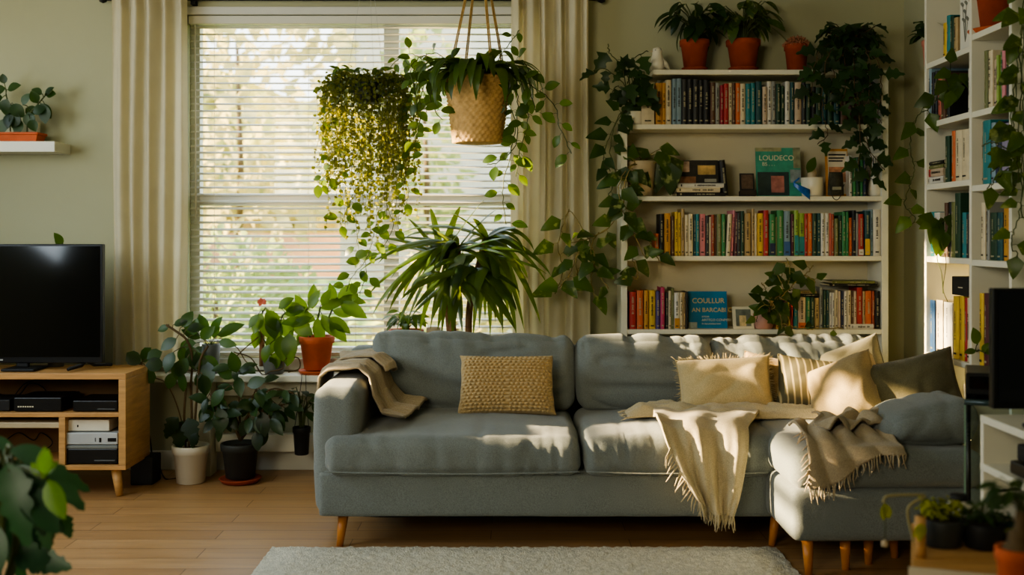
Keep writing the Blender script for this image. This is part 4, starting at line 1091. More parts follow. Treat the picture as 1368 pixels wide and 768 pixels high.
sl('frame', 0, 1, 0, 1, 0, .012, M('frame_cream', c(222, 212, 186), .4)); sl('picture', .14, .86, .12, .88, -.0008, 0, cm('photo_grey', 120, 124, 110, vs=25)); sl('picture_figure', .3, .62, .12, .6, -.0014, -.0009, cm('photo_fawn', 214, 190, 140, vs=40))
# white bird figurine on the top shelf
az = shelf_z['a'] + .0006
fg = thing('bird_figurine', 'small white ceramic bird figurine at left of the top shelf', 'figurine', (yd(879, 5.5), 5.5, az))
fx, fy = yd(878, 5.5), 5.5
build(MB().lathe(fx, fy, [(.026, az), (.034, az+.012), (.036, az+.04), (.028, az+.07), (.024, az+.082), (.026, az+.098), (.02, az+.113), (.004, az+.118)], 24), 'body', CERW, fg)
build(MB().tube([(fx+.02, fy, az+.05), (fx+.045, fy, az+.03), (fx+.062, fy, az+.006)], [.018, .013, .004], 10), 'tail', CERW, fg)
build(MB().tube([(fx-.02, fy-.004, az+.098), (fx-.036, fy-.006, az+.094)], [.006, .001], 8), 'beak', CERB, fg)
m = MB()
for sg in (-1, 1): m.lathe(fx-.012+.0*sg, fy-.023 if sg < 0 else fy+.023, [(.0005, az+.098), (.003, az+.1), (.0005, az+.103)], 8)
build(m, 'eye', BLACK, fg)

# ------------------------------------------------------------------ books of the right-hand bookcase, spines facing into the room
def Yr(px, x=RX+.012): return x*F/(px-CX)
def row_right(items, z, where, group):
    for it, lab in zip(items, label_row(items, where)):
        px0, px1, yt, cn = it[:4]; band = it[5] if len(it) > 5 else None; lean = it[4] if len(it) > 4 else 0
        ya, yb_ = Yr(px0), Yr(px1); w = (ya-yb_)*.94; ym = (ya+yb_)/2
        h = CZ-(yt-HY)*ym/F - z
        book_obj(w, h, R.uniform(.13, .17), cn, lab, group, (RX+.013+R.uniform(0, .01), ya, z+.0006), -math.pi/2, lean, band=band)
row_right([(1258,1262.5,31,'yellow'),(1263,1268,21,'teal'),(1268.3,1273.5,22,'forest'),(1274,1279,24,'tan')], RZ1['A'], 'on the topmost right shelf', 'books on the topmost right shelf')
row_right([(1240,1243.5,92,'steel'),(1244,1247,97,'black'),(1247.3,1250,95,'charcoal'),(1250.3,1256,100,'coral'),(1256.3,1262,98,'brown'),(1262.3,1266,112,'black'),(1290.5,1293.6,92,'white')], RZ1['B'], 'on the second right shelf', 'books on the second right shelf')
row_right([(1260.5,1266.5,182,'forest'),(1269,1273.5,175,'orange'),(1273.8,1283,174,'cream'),(1283.3,1293.5,173,'cream')], RZ1['C'], 'on the third right shelf', 'books on the third right shelf')
row_right([(1240,1247,283,'teal'),(1247.3,1255,284,'white'),(1260,1264,271,'brown'),(1264.3,1269,270,'black'),(1269.3,1275,270,'olive'),(1275.3,1283,258,'forest'),(1283.4,1288.6,284,'teal'),(1289,1293.6,286,'charcoal')], RZ1['D'], 'on the fourth right shelf', 'books on the fourth right shelf')
row_right([(1240.5,1247,401,'blue'),(1249,1258,401,'cream'),(1258.3,1270.5,404,'white'),(1271.5,1279,396,'yellow'),(1279.3,1285.5,396,'yellow'),(1285.8,1289.4,398,'red'),(1289.7,1293.6,398,'cream')], RZ1['E'], 'on the lowest right shelf', 'books on the lowest right shelf, far bay')
row_right([(1313,1317.5,68,'olive'),(1318.5,1324.5,68,'cream'),(1325,1329.5,80,'beige'),(1330,1332.6,74,'lime'),(1333,1338,69,'green'),(1338.3,1342,67,'pink'),(1342.3,1346.6,70,'charcoal')], RZ2['B'], 'on the near bay upper shelf', 'books on the upper shelf of the near bay')
row_right([(1309,1311,163,'tan'),(1311.3,1322,161,'teal'),(1322.4,1328,164,'steel'),(1328.3,1337,163,'navy'),(1337.3,1346.6,165,'lilac')], RZ2['C'], 'on the near bay middle shelf', 'books on the middle shelf of the near bay')
row_right([(1310,1315.6,271,'cream'),(1316,1319.6,270,'grey'),(1320,1329,284,'forest'),(1329.3,1337,284,'petrol'),(1337.5,1346.5,277,'ochre')], RZ2['D'], 'on the near bay fourth shelf', 'books on the fourth shelf of the near bay')
row_right([(1306.5,1312.5,392,'yellow'),(1313,1319.5,392,'maroon',0,None),(1320,1323,398,'lime'),(1323.4,1329.5,393,'white'),(1330,1338,394,'teal'),(1338.3,1346,396,'russet')], RZ2['E'], 'on the near bay lowest shelf', 'books on the lowest shelf of the near bay')
zc_ = RZ1['C'] + .0006
for k, (cn, t, lab) in enumerate((('white', .03, 'white book lowest in the flat stack on the right bookcase'), ('beige', .034, 'beige book with a red spine end, middle of the right flat stack'), ('olive', .016, 'thin olive book second in the flat stack, right bookcase'), ('black', .016, 'black book topmost of the flat stack, right bookcase'))):
    ya = Yr(1239.5) ; L = Yr(1239.5) - Yr(1259.5)
    book_obj(t*.96, L, .15, cn, lab, None, (RX+.015, ya, zc_ + t), flat=(0, math.pi/2, -math.pi/2), band=('red', .2) if k == 1 else None)
    zc_ += t
o = thing('print_card', 'white card with grey flower drawing standing on the topmost right shelf', 'card', (RX+.03, Yr(1288), RZ1['A']))
ya, yb_ = Yr(1280), Yr(1294); z0 = RZ1['A']+.0006; z1 = 2.27
build(MB().box(RX+.02, RX+.026, yb_, ya, z0, z1), 'card_sheet', M('card_white', c(216, 212, 198), .6, .04), o)
m = MB()
for k in range(5):
    yy = yb_ + (ya-yb_)*(.25+.12*k); zz = z0 + (z1-z0)*(.35+.1*((k*2) % 3))
    m.tube([(RX+.0195, (ya+yb_)/2, z0+.03), (RX+.0194, yy*.5+(ya+yb_)*.25, (z0+zz)/2), (RX+.0195, yy, zz)], .0016, 4)
    m.tube([(RX+.0193, yy-.008, zz), (RX+.0193, yy+.008, zz+.012)], .006, 6)
build(m, 'flower_drawing', M('drawing_grey', c(120, 120, 108), .7), o)
o = thing('black_box', 'black box with a pale scratch lying on the yellow books, right bookcase', 'box', (RX+.09, Yr(1282), RZ1['E']))
zq = CZ-(395.5-HY)*Yr(1280)/F + .003
build(MB().box(RX+.015, RX+.16, Yr(1293.6), Yr(1270.5), zq, zq+.075), 'box_body', BLACKM, o, bevel=.003)
build(MB().box(RX+.0142, RX+.0148, Yr(1285), Yr(1279), zq+.03, zq+.034), 'mark', INKL, o)
# ================================================================== media corner at the right
mr = thing('glass_rack', 'dark media rack with a clear glass front beside the chaise', 'media rack', (1.55, 3.4, 0))
ra_, rr_ = Vector((1.36, 3.31, 0)), rot(0, 0, -22)
def rk(name, u0, u1, v0, v1, z0, z1, mat, parent=None, bevel=0):
    return build(MB().box(ra_.x+u0, ra_.x+u1, ra_.y+v0, ra_.y+v1, z0, z1, rot=rr_, about=ra_), name, mat, parent or mr, bevel=bevel)
GL2 = bpy.data.materials.new('clear_glass'); GL2.use_nodes = True
g_ = GL2.node_tree.nodes['Principled BSDF']; g_.inputs['Transmission Weight'].default_value = 1; g_.inputs['Roughness'].default_value = .02; g_.inputs['Base Color'].default_value = (.8, .93, .88, 1); g_.inputs['IOR'].default_value = 1.45
rk('top_board', 0, .30, 0, .34, .703, .722, M('gloss_black', c(16, 22, 22), .15), bevel=.004)
rk('glass_panel', .005, .295, .004, .009, .06, .701, GL2)
rk('glass_edge', .0, .0045, .003, .010, .06, .701, M('glass_edge_green', c(120, 150, 128), .2))
for u_ in (.015, .285):
    q = ra_ + rr_ @ Vector((u_, .325, 0)); build(MB().tube([(q.x, q.y, .0585), (q.x, q.y, .7025)], .008, 8), 'rear_post', BLACK, mr)
rk('base_board', .0, .30, 0, .34, .03, .058, BLACK, bevel=.003)
for u_ in (.02, .27):
    for v_ in (.03, .31):
        q = ra_ + rr_ @ Vector((u_, v_, 0)); build(MB().lathe(q.x, q.y, [(.016, .0005), (.018, .0295)], 12), 'foot', BLACK, mr)
q0, q1 = ra_ + rr_ @ Vector((.0, -.008, .712)), ra_ + rr_ @ Vector((.27, -.008, .712))
build(MB().tube([q0, q1], .009, 10), 'front_rail', M('rail_dark', c(40, 56, 54), .2), mr)
st = thing('stereo', 'dark stereo with a shiny front on the media rack, behind the monitor', 'stereo', (1.5, 3.42, .7225))
rk('case', .004, .26, .03, .26, .727, .795, BLACK, st, bevel=.005)
rk('display', .015, .11, .027, .0295, .748, .785, SCREEN, st)
rk('control_strip', .13, .22, .027, .0295, .74, .755, GREYP, st)
for u_ in (.03, .23):
    for v_ in (.05, .24):
        q = ra_ + rr_ @ Vector((u_, v_, 0)); build(MB().lathe(q.x, q.y, [(.012, .7226), (.012, .7275)], 10), 'rubber_foot', BLACKM, st)
wu = thing('shelf_unit', 'low white open shelf unit carrying black devices at the right edge', 'shelf unit', (1.55, 2.75, 0))
wy0, wy1, wx0, wx1 = 2.3, 3.18, 1.352, 1.76
build(MB().box(wx0, wx1, wy0, wy1, .672, .694), 'top_board', WHITE, wu, bevel=.002)
build(MB().box(wx0, wx1, wy0, wy1, .535, .556), 'shelf', WHITE, wu, bevel=.002)
build(MB().box(wx0, wx1, wy0, wy1, .06, .082), 'bottom_board', WHITE, wu, bevel=.002)
for y in (wy0, wy1-.02): 
    build(MB().box(wx0+.001, wx1, y, y+.02, .0, .671), 'end_panel', WHITE, wu, bevel=.002)
build(MB().box(wx1-.015, wx1, wy0+.021, wy1-.021, .083, .534), 'back_panel', WHITE, wu)
mo = thing('monitor', 'dark monitor standing on the white unit at the right edge', 'monitor', (1.6, 3.03, .6945))
build(MB().box(1.318, 1.86, 3.015, 3.045, .735, 1.066), 'bezel', BLACK, mo, bevel=.004)
build(MB().box(1.332, 1.846, 3.011, 3.0145, .755, 1.056), 'screen', M('monitor_screen', c(14, 20, 28), .08, .02), mo)
build(MB().box(1.5, 1.7, 2.95, 3.12, .6946, .706), 'stand_base', BLACK, mo, bevel=.004); build(MB().box(1.57, 1.62, 3.046, 3.07, .707, .86), 'stand_neck', BLACK, mo)
def slabdev(name, label, cat, x0, x1, y0, y1, z0, z1, mat):
    o = thing(name, label, cat, ((x0+x1)/2, (y0+y1)/2, z0))
    build(MB().box(x0, x1, y0, y1, z0+.003, z1), 'case', mat, o, bevel=.006)
    build(MB().box(x0-.0016, x0-.0003, (y0+y1)/2-.03, (y0+y1)/2+.03, z0+.01, z0+.016), 'indicator', SILV, o)
    [build(MB().lathe(x, y, [(.008, z0+.0003), (.008, z0+.004)], 8), 'rubber_foot', BLACKM, o) for x in (x0+.03, x1-.03) for y in (y0+.03, y1-.03)]
slabdev('keyboard', 'black keyboard-like slab lying under the monitor on the white unit', 'keyboard', 1.36, 1.52, 2.72, 2.94, .6945, .712, BLACK)
slabdev('media_box', 'black box in the white unit between its top and shelf', 'set-top box', 1.375, 1.6, 2.75, 3.0, .5965, .645, BLACKM)
slabdev('disc_player', 'flat black player on the shelf of the white unit, lowest device', 'disc player', 1.365, 1.62, 2.72, 3.02, .5565, .596, BLACK)
cord('power_cable', 'short black cable lying in the white unit under its shelf', [Vector((1.37, 3.1, .49)), Vector((1.42, 3.08, .5)), Vector((1.5, 3.0, .492)), Vector((1.6, 2.9, .5))], .004)

# foreground plant table
ptb = thing('plant_table', 'pale wooden plant table with a post, lowest right foreground', 'plant table', (1.1, 2.58, 0))
PZ = .48
tr_, ta_ = rot(0, 0, -20), Vector((.878, 2.42, PZ))
build(MB().box(.878, 1.226, 2.42, 2.83, PZ-.025, PZ, rot=tr_, about=ta_), 'table_top', OAKH, ptb, bevel=.004)
build(MB().box(.872, 1.226, 2.412, 2.4195, PZ-.03, PZ+.003, rot=tr_, about=ta_), 'front_edge', M('edge_pale', c(206, 196, 172), .5), ptb)
for u_ in (.04, .31):
    for v_ in (.04, .37):
        q = ta_ + tr_ @ Vector((u_, v_, 0)); build(MB().tube([(q.x, q.y, PZ-.026), (q.x, q.y, .0005)], [.018, .014], 12), 'leg', OAK, ptb)
px_ = yd(1229.5, 2.5)
build(MB().tube([(px_, 2.5, PZ), (px_, 2.5, .572)], [.0125, .0125], 14), 'post', OAK, ptb)
m = MB(); m.tube(cat_rom([Vector((px_+.03, 2.62, PZ)), Vector((px_+.015, 2.62, .56)), P(1236, 663, 2.62), P(1215, 661, 2.62), P(1190, 662, 2.62), P(1182, 665, 2.62), P(1180, 672, 2.62)], 6), .0035, 6)
build(m, 'hanging_arm', M('brass_arm', c(150, 140, 96), .5), ptb)
m = MB(); m.tube([P(1180, 671, 2.62), P(1183, 700, 2.62), P(1182, 722, 2.62)], .0012, 4); build(m, 'string', STEM, ptb)
m = MB(); q = P(1182, 726, 2.62); m.lathe(q.x, q.y, [(.001, q.z-.009), (.008, q.z-.006), (.0085, q.z+.004), (.001, q.z+.01)], 12); build(m, 'bead', CERB, ptb)
m = MB()
for a in ((1183, 672), (1181, 676), (1185, 674)): add_leaf(m, P(a[0], a[1], 2.62), (R.uniform(-.3, .3), -.1, -1), (0, -1, .2), .036, .016)
build(m, 'leaf_sprig', LEAFY, ptb); m = MB()
for k in range(5): add_leaf(m, P(1229 + R.uniform(-5, 5), 700 + R.uniform(-2, 10), 2.48), (R.uniform(-1, .3), -.3, -.8), (0, -1, .3), .026, .014)
build(m, 'leaf_sprig', LEAFY, ptb)
def plant(name, label, loc, group=None): return thing(name, label, 'potted plant', loc, group)
g = plant('bushy_plant', 'bright yellow green bushy plant in a dark bowl on plant table', (yd(1258, 2.6), 2.6, PZ))
pot(g, yd(1258, 2.6), 2.6, PZ+.0006, PZ+.065, .045, .056, DARKP, rim=False)
a, b = MB(), MB(); bush(a, b, (yd(1255, 2.6), 2.6, PZ+.055), 170, .046, .014, 'ovate', .7, h=.05, stem=.0012)
build(a, 'stems', STEM, g); build(b, 'foliage', LEAFY, g)
g = plant('bushy_plant', 'dark leafy plant in a black bowl beside the bright bushy one', (yd(1310, 2.58), 2.58, PZ))
pot(g, yd(1312, 2.58), 2.58, PZ+.0006, PZ+.06, .04, .05, BLACKM, rim=False)
a, b = MB(), MB(); bush(a, b, (yd(1312, 2.58), 2.58, PZ+.05), 110, .055, .018, 'ovate', .6, h=.045, stem=.0012)
build(a, 'stems', STEM, g); build(b, 'foliage', LEAFD, g)
jr = thing('jar', 'round white jar with a black lid behind the bushy plant', 'jar', (yd(1275, 2.71), 2.71, PZ))
jx = yd(1281, 2.71); k_ = .036
build(MB().lathe(jx, 2.71, [(.018, PZ+.0006), (.028, PZ+.012), (.033, PZ+.045), (.031, PZ+.062), (.022, PZ+.078), (.019, PZ+.08)], 24), 'body', CERW, jr)
build(MB().lathe(jx, 2.71, [(.022, PZ+.0805), (.023, PZ+.088), (.02, PZ+.094), (.004, PZ+.096)], 24), 'lid', BLACKM, jr)
z_ = PZ + .0006
for cn, t, lab in (('black', .022, 'black book lowest in the flat stack on plant table'), ('lime', .012, 'lime book in the middle of the stack on plant table'), ('petrol', .016, 'dark teal book second from top on the plant table stack'), ('white', .012, 'white book topmost of the stack on plant table')):
    book_obj(t*.95, .16, .1, cn, lab, None, (1.125, 2.62, z_+t), flat=(0, math.pi/2, 0), ink=False); z_ += t
sto = thing('plant_stool', 'small wooden stool under the terracotta pot in the corner foreground', 'stool', (.965, 2.1, 0))
build(MB().lathe(.965, 2.1, [(.105, .47), (.11, .475), (.11, .49), (.105, .495)], 28), 'seat', OAKH, sto)
for k in range(3):
    aa = k*2.094; build(MB().tube([(.965+.07*math.cos(aa), 2.1+.07*math.sin(aa), .4695), (.965+.09*math.cos(aa), 2.1+.09*math.sin(aa), .0005)], [.014, .011], 10), 'leg', OAK, sto)
g = plant('cactus', 'terracotta pot with a stubby brown trunk and green top, corner foreground', (.965, 2.1, .4955))
pot(g, .965, 2.1, .4955, .615, .032, .04, TERRA)
build(MB().tube(cat_rom([(.965, 2.1, .59), (.968, 2.1, .63), (.972, 2.1, .66), (.975, 2.1, .685)], 5), [.03]*4+[.022]*4+[.012]*8, 12), 'trunk', WOODS, g)
a, b = MB(), MB(); bush(a, b, (.975, 2.1, .68), 26, .06, .045, 'ovate', .5, h=.06, stem=.0014); build(a, 'stems', STEM, g); build(b, 'foliage', LEAFD, g)

# ================================================================== plants by the window
FLOORY = 5.40
def sidepts(pl):
    out = []
    for s in pl: out += cat_rom(s, 5)
    return out
# tall plant in a cream pot on the floor
x = yd(255, 5.40)
g = plant('tall_houseplant', 'tall thin stemmed plant in a cream pot on floor beside the speaker', (x, 5.40, 0))
pot(g, x, 5.40, .0006, .185, .068, .088, CERW, rim=True)
a, b = MB(), MB()
stems = [[P(252, 598, 5.4), P(256, 560, 5.4), P(255, 515, 5.4), P(257, 480, 5.41), P(250, 455, 5.41), P(236, 443, 5.4), P(222, 434, 5.4)],
         [P(258, 598, 5.4), P(261, 555, 5.39), P(264, 515, 5.39), P(268, 480, 5.4), P(278, 462, 5.42)], [P(248, 598, 5.41), P(246, 555, 5.41), P(248, 510, 5.41), P(238, 492, 5.4)]]
for s in stems: a.tube(cat_rom(s, 6), .0065, 6)
lv = [(226,436,200,17),(232,434,20,20),(243,437,60,26),(250,440,10,24),(236,452,215,26),(232,470,250,30),(245,462,270,28),(255,462,285,34),(238,482,265,30),(262,470,290,32),(250,478,240,30),(270,476,320,30),(276,482,275,40),(232,497,250,26),(262,500,300,26),(268,452,40,26),(258,448,80,24),(245,500,260,26),(270,500,280,30)]
leaves_px(a, b, lv, 5.38, 'ovate', .62, sidepts(stems))
leaves_px(a, b, [(243,566,262,36),(236,560,235,30),(252,562,290,34),(262,580,250,20)], 5.36, 'lobed', .85, [P(252, 590, 5.4)])
# a long side shoot with a rosette that leans toward the television stand
s2 = [P(250, 590, 5.41), P(236, 540, 5.43), P(222, 512, 5.43), P(208, 505, 5.42), P(194, 498, 5.42), P(186, 486, 5.42)]
a.tube(cat_rom(s2, 6), .0035, 6)
leaves_px(a, b, [(188,486,140,24),(190,484,60,24),(194,488,5,24),(186,490,195,20),(192,492,300,24),(184,496,255,22),(196,480,30,22),(180,502,240,20)], 5.41, 'round', .85, [P(188, 488, 5.42)])
build(a, 'stems', WOODS, g); build(b, 'foliage', LEAFD, g)
# branching plant in a dark grey pot
x = yd(321, 5.40)
g = plant('branching_houseplant', 'bushy branching plant in dark grey pot on a terracotta saucer', (x, 5.40, 0))
pot(g, x, 5.40, .026, .195, .07, .092, DARKP, rim=True, saucer=.103, smat=TERRAD)
a, b = MB(), MB()
bs_ = P(321, 588, 5.40)
stems = [[bs_, P(316, 560, 5.4), P(300, 545, 5.38), P(286, 538, 5.37)], [bs_, P(320, 550, 5.39), P(318, 520, 5.37), P(316, 495, 5.36)], [bs_, P(332, 555, 5.38), P(340, 525, 5.37), P(350, 505, 5.36)],
    [bs_, P(340, 565, 5.4), P(362, 545, 5.38), P(380, 540, 5.36)], [bs_, P(328, 560, 5.36), P(345, 548, 5.33), P(362, 560, 5.32)], [bs_, P(310, 565, 5.36), P(296, 560, 5.34), P(280, 525, 5.34)], [bs_, P(336, 545, 5.36), P(362, 520, 5.34), P(392, 525, 5.35)]]
for s in stems: a.tube(cat_rom(s, 6), [.008]*3 + [.006]*6 + [.004]*(len(cat_rom(s, 6))-9), 6)
for s in stems:
    for k in range(8):
        q = cat_rom(s, 6)[-1 - R.randint(0, 9)]; l = R.uniform(.07, .11)
        d = Vector((R.uniform(-1, 1), R.uniform(-.8, .1), R.uniform(-.9, .7)))
        pe = q + d.normalized()*.03; a.tube([q, pe], .002, 4); add_leaf(b, pe, d + Vector((0, 0, -.4)), Vector((R.uniform(-.5, .5), -1, .8)), l, l*.5, 'ovate', .5, .2)
leaves_px(a, b, [(316,498,100,30),(320,500,40,24),(312,505,150,26),(300,520,230,30),(330,515,20,28),(285,540,240,30),(296,545,270,36),(330,560,250,26),(350,550,280,34),(366,550,300,30),(345,575,270,28),(356,570,250,30)], 5.33, 'ovate', .6, sidepts(stems))
build(a, 'stems', WOODS, g); build(b, 'foliage', LEAFD, g)
# small black pot hooked on the edge of the ledge
hx = yd(403, 5.435)
g = plant('hanging_planter', 'small black pot hooked below the ledge beside the sofa arm', (hx, 5.435, .16))
pot(g, hx, 5.435, CZ-(607-HY)*5.435/F, CZ-(570-HY)*5.435/F, .034, .043, BLACKM, rim=True)
zt_ = CZ-(570-HY)*5.435/F
m = MB(); 
for sx in (-.036, .036): m.tube(cat_rom([Vector((hx+sx, 5.435, zt_-.01)), Vector((hx+sx*.6, 5.455, zt_+.1)), Vector((hx+sx*.3, 5.488, LZ-.02)), Vector((hx+sx*.3, 5.49, LZ+.004)), Vector((hx+sx*.3, 5.53, LZ+.004))], 5), .0018, 5)
build(m, 'wire_hook', BLACKM, g)
a, b = MB(), MB(); bush(a, b, (hx, 5.435, zt_-.01), 22, .085, .075, 'ovate', .5, h=.2, ysq=.55); build(a, 'stems', STEM, g); build(b, 'foliage', LEAFD, g)
# on the ledge, left: grey pot
x = yd(282, 5.585)
g = plant('leafy_plant', 'leafy plant in a tall grey pot on the left of the ledge', (x, 5.585, LZ))
pot(g, x, 5.585, LZ+.0006, LZ+.15, .036, .047, CERG, rim=False)
a, b = MB(), MB(); q = [Vector((x, 5.58, LZ+.14))]
leaves_px(a, b, [(290,448,25,42),(282,446,60,30),(276,446,110,30),(268,452,150,28),(262,458,190,30),(285,452,80,26),(272,462,230,30),(292,456,-10,26),(262,446,130,26)], 5.56, 'ovate', .5, q)
build(a, 'stems', STEM, g); build(b, 'foliage', LEAFD, g)
# ledge centre: grey pot with a coir stake and drooping leaves
x = yd(366, 5.57)
g = plant('climbing_plant', 'climbing plant on a brown coir stake in grey pot on ledge', (x, 5.57, LZ))
pot(g, x, 5.57, LZ+.0006, LZ+.095, .048, .06, CERG, rim=False)
zz = LZ + .09
build(MB().tube([(yd(350, 5.56), 5.56, zz-.05), (yd(350, 5.56), 5.56, CZ-(425-HY)*5.56/F)], .014, 10), 'stake', CANE, g)
a, b = MB(), MB()
stems = [[Vector((x-.01, 5.57, zz)), P(352, 450, 5.54), P(350, 422, 5.54), P(354, 412, 5.53)], [Vector((x, 5.57, zz)), P(372, 455, 5.54), P(376, 425, 5.53), P(385, 415, 5.52)], [Vector((x+.02, 5.57, zz)), P(388, 460, 5.53), P(392, 440, 5.52)]]
for s in stems: a.tube(cat_rom(s, 6), .004, 5)
lv = [(350,418,250,30),(356,414,300,34),(345,420,235,22),(362,420,280,34),(370,425,270,34),(352,425,285,28),(378,425,290,32),(366,445,265,30),(375,448,280,36),(386,445,275,38),(390,430,330,34),(380,420,20,30),(372,412,40,26),(360,460,250,26),(388,462,265,28),(345,440,255,28),(395,420,345,28),(370,470,255,28)]
leaves_px(a, b, lv, 5.52, 'ovate', .6, sidepts(stems))
build(a, 'stems', STEM, g); build(b, 'foliage', LEAFA, g)
m = MB(); q = P(350, 404, 5.53)
for k in range(7):
    add_leaf(m, q, (math.cos(k*.9), -.3, math.sin(k*.9)*.6+.3), (0, -1, .4), .026, .018, 'round')
build(m, 'flower', M('salmon_petal', c(206, 110, 84), .6), g)
m = MB(); m.tube(cat_rom([P(312, 470, 5.56), P(335, 478, 5.55), P(350, 500, 5.53), P(362, 496, 5.5), P(378, 492, 5.49), P(380, 480, 5.5), P(398, 478, 5.52), P(400, 492, 5.5), P(385, 497, 5.48)], 6), .0035, 6)
m.tube(cat_rom([P(290, 455, 5.56), P(315, 463, 5.54), P(328, 482, 5.52), P(340, 492, 5.51), P(325, 493, 5.5), P(308, 487, 5.51), P(322, 470, 5.52), P(345, 450, 5.53)], 6), .003, 6)
build(m, 'bare_vine', WOODS, g)
# terracotta pot with glossy leaves
x = yd(423, 5.585)
g = plant('rubber_plant', 'glossy leaved plant in orange terracotta pot at right of ledge', (x, 5.585, LZ))
pot(g, x, 5.585, LZ+.02, LZ+.19, .062, .088, TERRA, rim=True, saucer=.092)
a, b = MB(), MB()
stems = [[Vector((x-.03, 5.58, LZ+.17)), P(412, 435, 5.57), P(410, 415, 5.56)], [Vector((x, 5.58, LZ+.17)), P(424, 430, 5.57), P(428, 410, 5.56)], [Vector((x+.02, 5.58, LZ+.17)), P(436, 432, 5.57), P(446, 408, 5.56), P(450, 398, 5.56)]]
for s in stems: a.tube(cat_rom(s, 6), .005, 6)
lv = [(410,418,120,30),(408,416,165,36),(412,412,60,30),(418,412,85,34),(416,424,200,30),(424,424,275,40),(430,420,300,34),(428,412,20,36),(430,408,60,28),(438,424,330,40),(440,430,310,36),(447,404,100,28),(450,402,40,40),(452,400,0,38),(454,404,335,44),(405,426,190,30),(414,432,240,36),(444,415,350,30)]
leaves_px(a, b, lv, 5.55, 'ovate', .45, sidepts(stems))
build(a, 'stems', STEM, g); build(b, 'foliage', LEAFA, g)
# small succulent and beige pot behind the sofa
x = yd(543, 5.6)
g = plant('succulent_pot', 'small rosette plant in wide terracotta pot behind the sofa back', (x, 5.6, LZ))
pot(g, x, 5.6, LZ+.0006, CZ-(440-HY)*5.6/F, .07, .086, TERRA, rim=True)
a, b = MB(), MB(); bush(a, b, (x, 5.59, CZ-(442-HY)*5.6/F), 46, .08, .065, 'ovate', .42, h=.1, stem=.002, ysq=.7); build(a, 'stems', STEM, g); build(b, 'foliage', LEAFA, g)
x2 = yd(576, 5.57)
g = thing('flowerpot', 'empty beige flowerpot beside the wide terracotta pot', 'flowerpot', (x2+.01, 5.6, LZ))
pot(g, x2+.012, 5.60, LZ+.0006, CZ-(437-HY)*5.6/F, .03, .038, CERB, rim=False)
# dracaena with drooping straps standing behind the sofa
dx, dy = yd(622, 5.35), 5.35
g = plant('dracaena', 'large dracaena with long drooping strap leaves behind the sofa', (dx, dy, 0))
pot(g, dx, dy, .0006, .34, .10, .13, CERB, rim=True)
heads = [P(612, 330, 5.33), P(650, 318, 5.36), P(590, 345, 5.36)]
canes = [[Vector((dx-.02, dy, .3)), P(605, 440, 5.34), P(607, 395, 5.34), heads[0]], [Vector((dx+.03, dy, .3)), P(626, 440, 5.35), P(632, 385, 5.36), heads[1]], [Vector((dx-.05, dy, .3)), P(600, 430, 5.37), P(592, 385, 5.37), heads[2]]]
for s in canes:
    build(MB().tube(cat_rom(s, 6), .017, 10), 'trunk', CANE, g)
b = MB()
def strap(h, px, py, rise, W=.042, y=None):
    """a strap leaf that arches from the head h to a tip at the given pixel"""
    tip = P(px, py, y if y else h.y + R.uniform(-.26, .1)); n = 12
    c1 = h + (tip-h)*.28 + Vector((0, 0, rise)); c2 = h + (tip-h)*.86 + Vector((0, 0, rise*.75))
    pts = []
    for i in range(n+1):
        t = i/n; pts.append(h*(1-t)**3 + c1*3*t*(1-t)**2 + c2*3*t*t*(1-t) + tip*t**3)
    vs = []; rnd = R.random(); tw = R.uniform(-.5, .5)
    for i, p in enumerate(pts):
        d = (pts[min(i+1, n)]-pts[max(i-1, 0)]).normalized(); s = d.cross(Vector((tw, -.55, 1)))
        s = s.normalized() if s.length > .05 else Vector((1, 0, 0))
        w = W/2*max(.03, min(1, .5+3*i/n)*(1-(i/n)**3)); nn = s.cross(d)
        vs += [p-s*w-nn*w*.3, p, p+s*w-nn*w*.3]
    b.add(vs, [q for i in range(n) for q in ((i*3, i*3+1, i*3+4, i*3+3), (i*3+1, i*3+2, i*3+5, i*3+4))], 0, rnd)
tips = [(500,335,.06),(508,320,.05),(498,420,.13),(486,350,.08),(520,415,.13),(478,365,.1),(492,395,.10),(505,352,.1),(515,405,.12),(530,440,.14),(522,372,.1),(545,430,.14),(560,448,.15),(538,398,.13),(575,440,.16),(590,450,.15),(603,430,.15),(618,448,.15),(555,380,.12),(570,400,.13),(585,412,.14)]
for px, py, rs in tips: strap(heads[0] if R.random() < .6 else heads[2], px, py, rs)
for px, py, rs in [(730,378,.10),(722,432,.14),(700,440,.15),(712,405,.12),(690,450,.16),(672,446,.16),(655,450,.16),(640,440,.16),(705,372,.08),(695,400,.13),(680,425,.15),(662,430,.15),(736,368,.09),(648,425,.13),(668,405,.13),(632,450,.16)]: strap(heads[1], px, py, rs, .046)
for px, py in [(648,266),(664,280),(600,284),(632,292),(676,318),(575,278),(545,292),(560,300),(690,305),(615,276),(530,318),(706,340)]: strap(heads[R.randint(0, 2)], px, py, .03, .036)
low = [P(606, 372, 5.28), P(636, 362, 5.29), P(622, 352, 5.25)]
for k in range(24):
    h = low[k % 3]; h = h + Vector((R.uniform(-.08, .08), R.uniform(-.03, .03), R.uniform(-.05, .10))); px = R.uniform(528, 722); strap(h, px, 458 - abs(px-625)*.2 - R.uniform(0, 60), R.uniform(.03, .13), R.uniform(.048, .064), R.uniform(5.06, 5.3))
for k in range(16):
    h = heads[k % 3]; px = R.uniform(520, 735); strap(h, px, 350 + R.uniform(-40, 30), R.uniform(.07, .12), .04)
build(b, 'foliage', LEAFP, g)

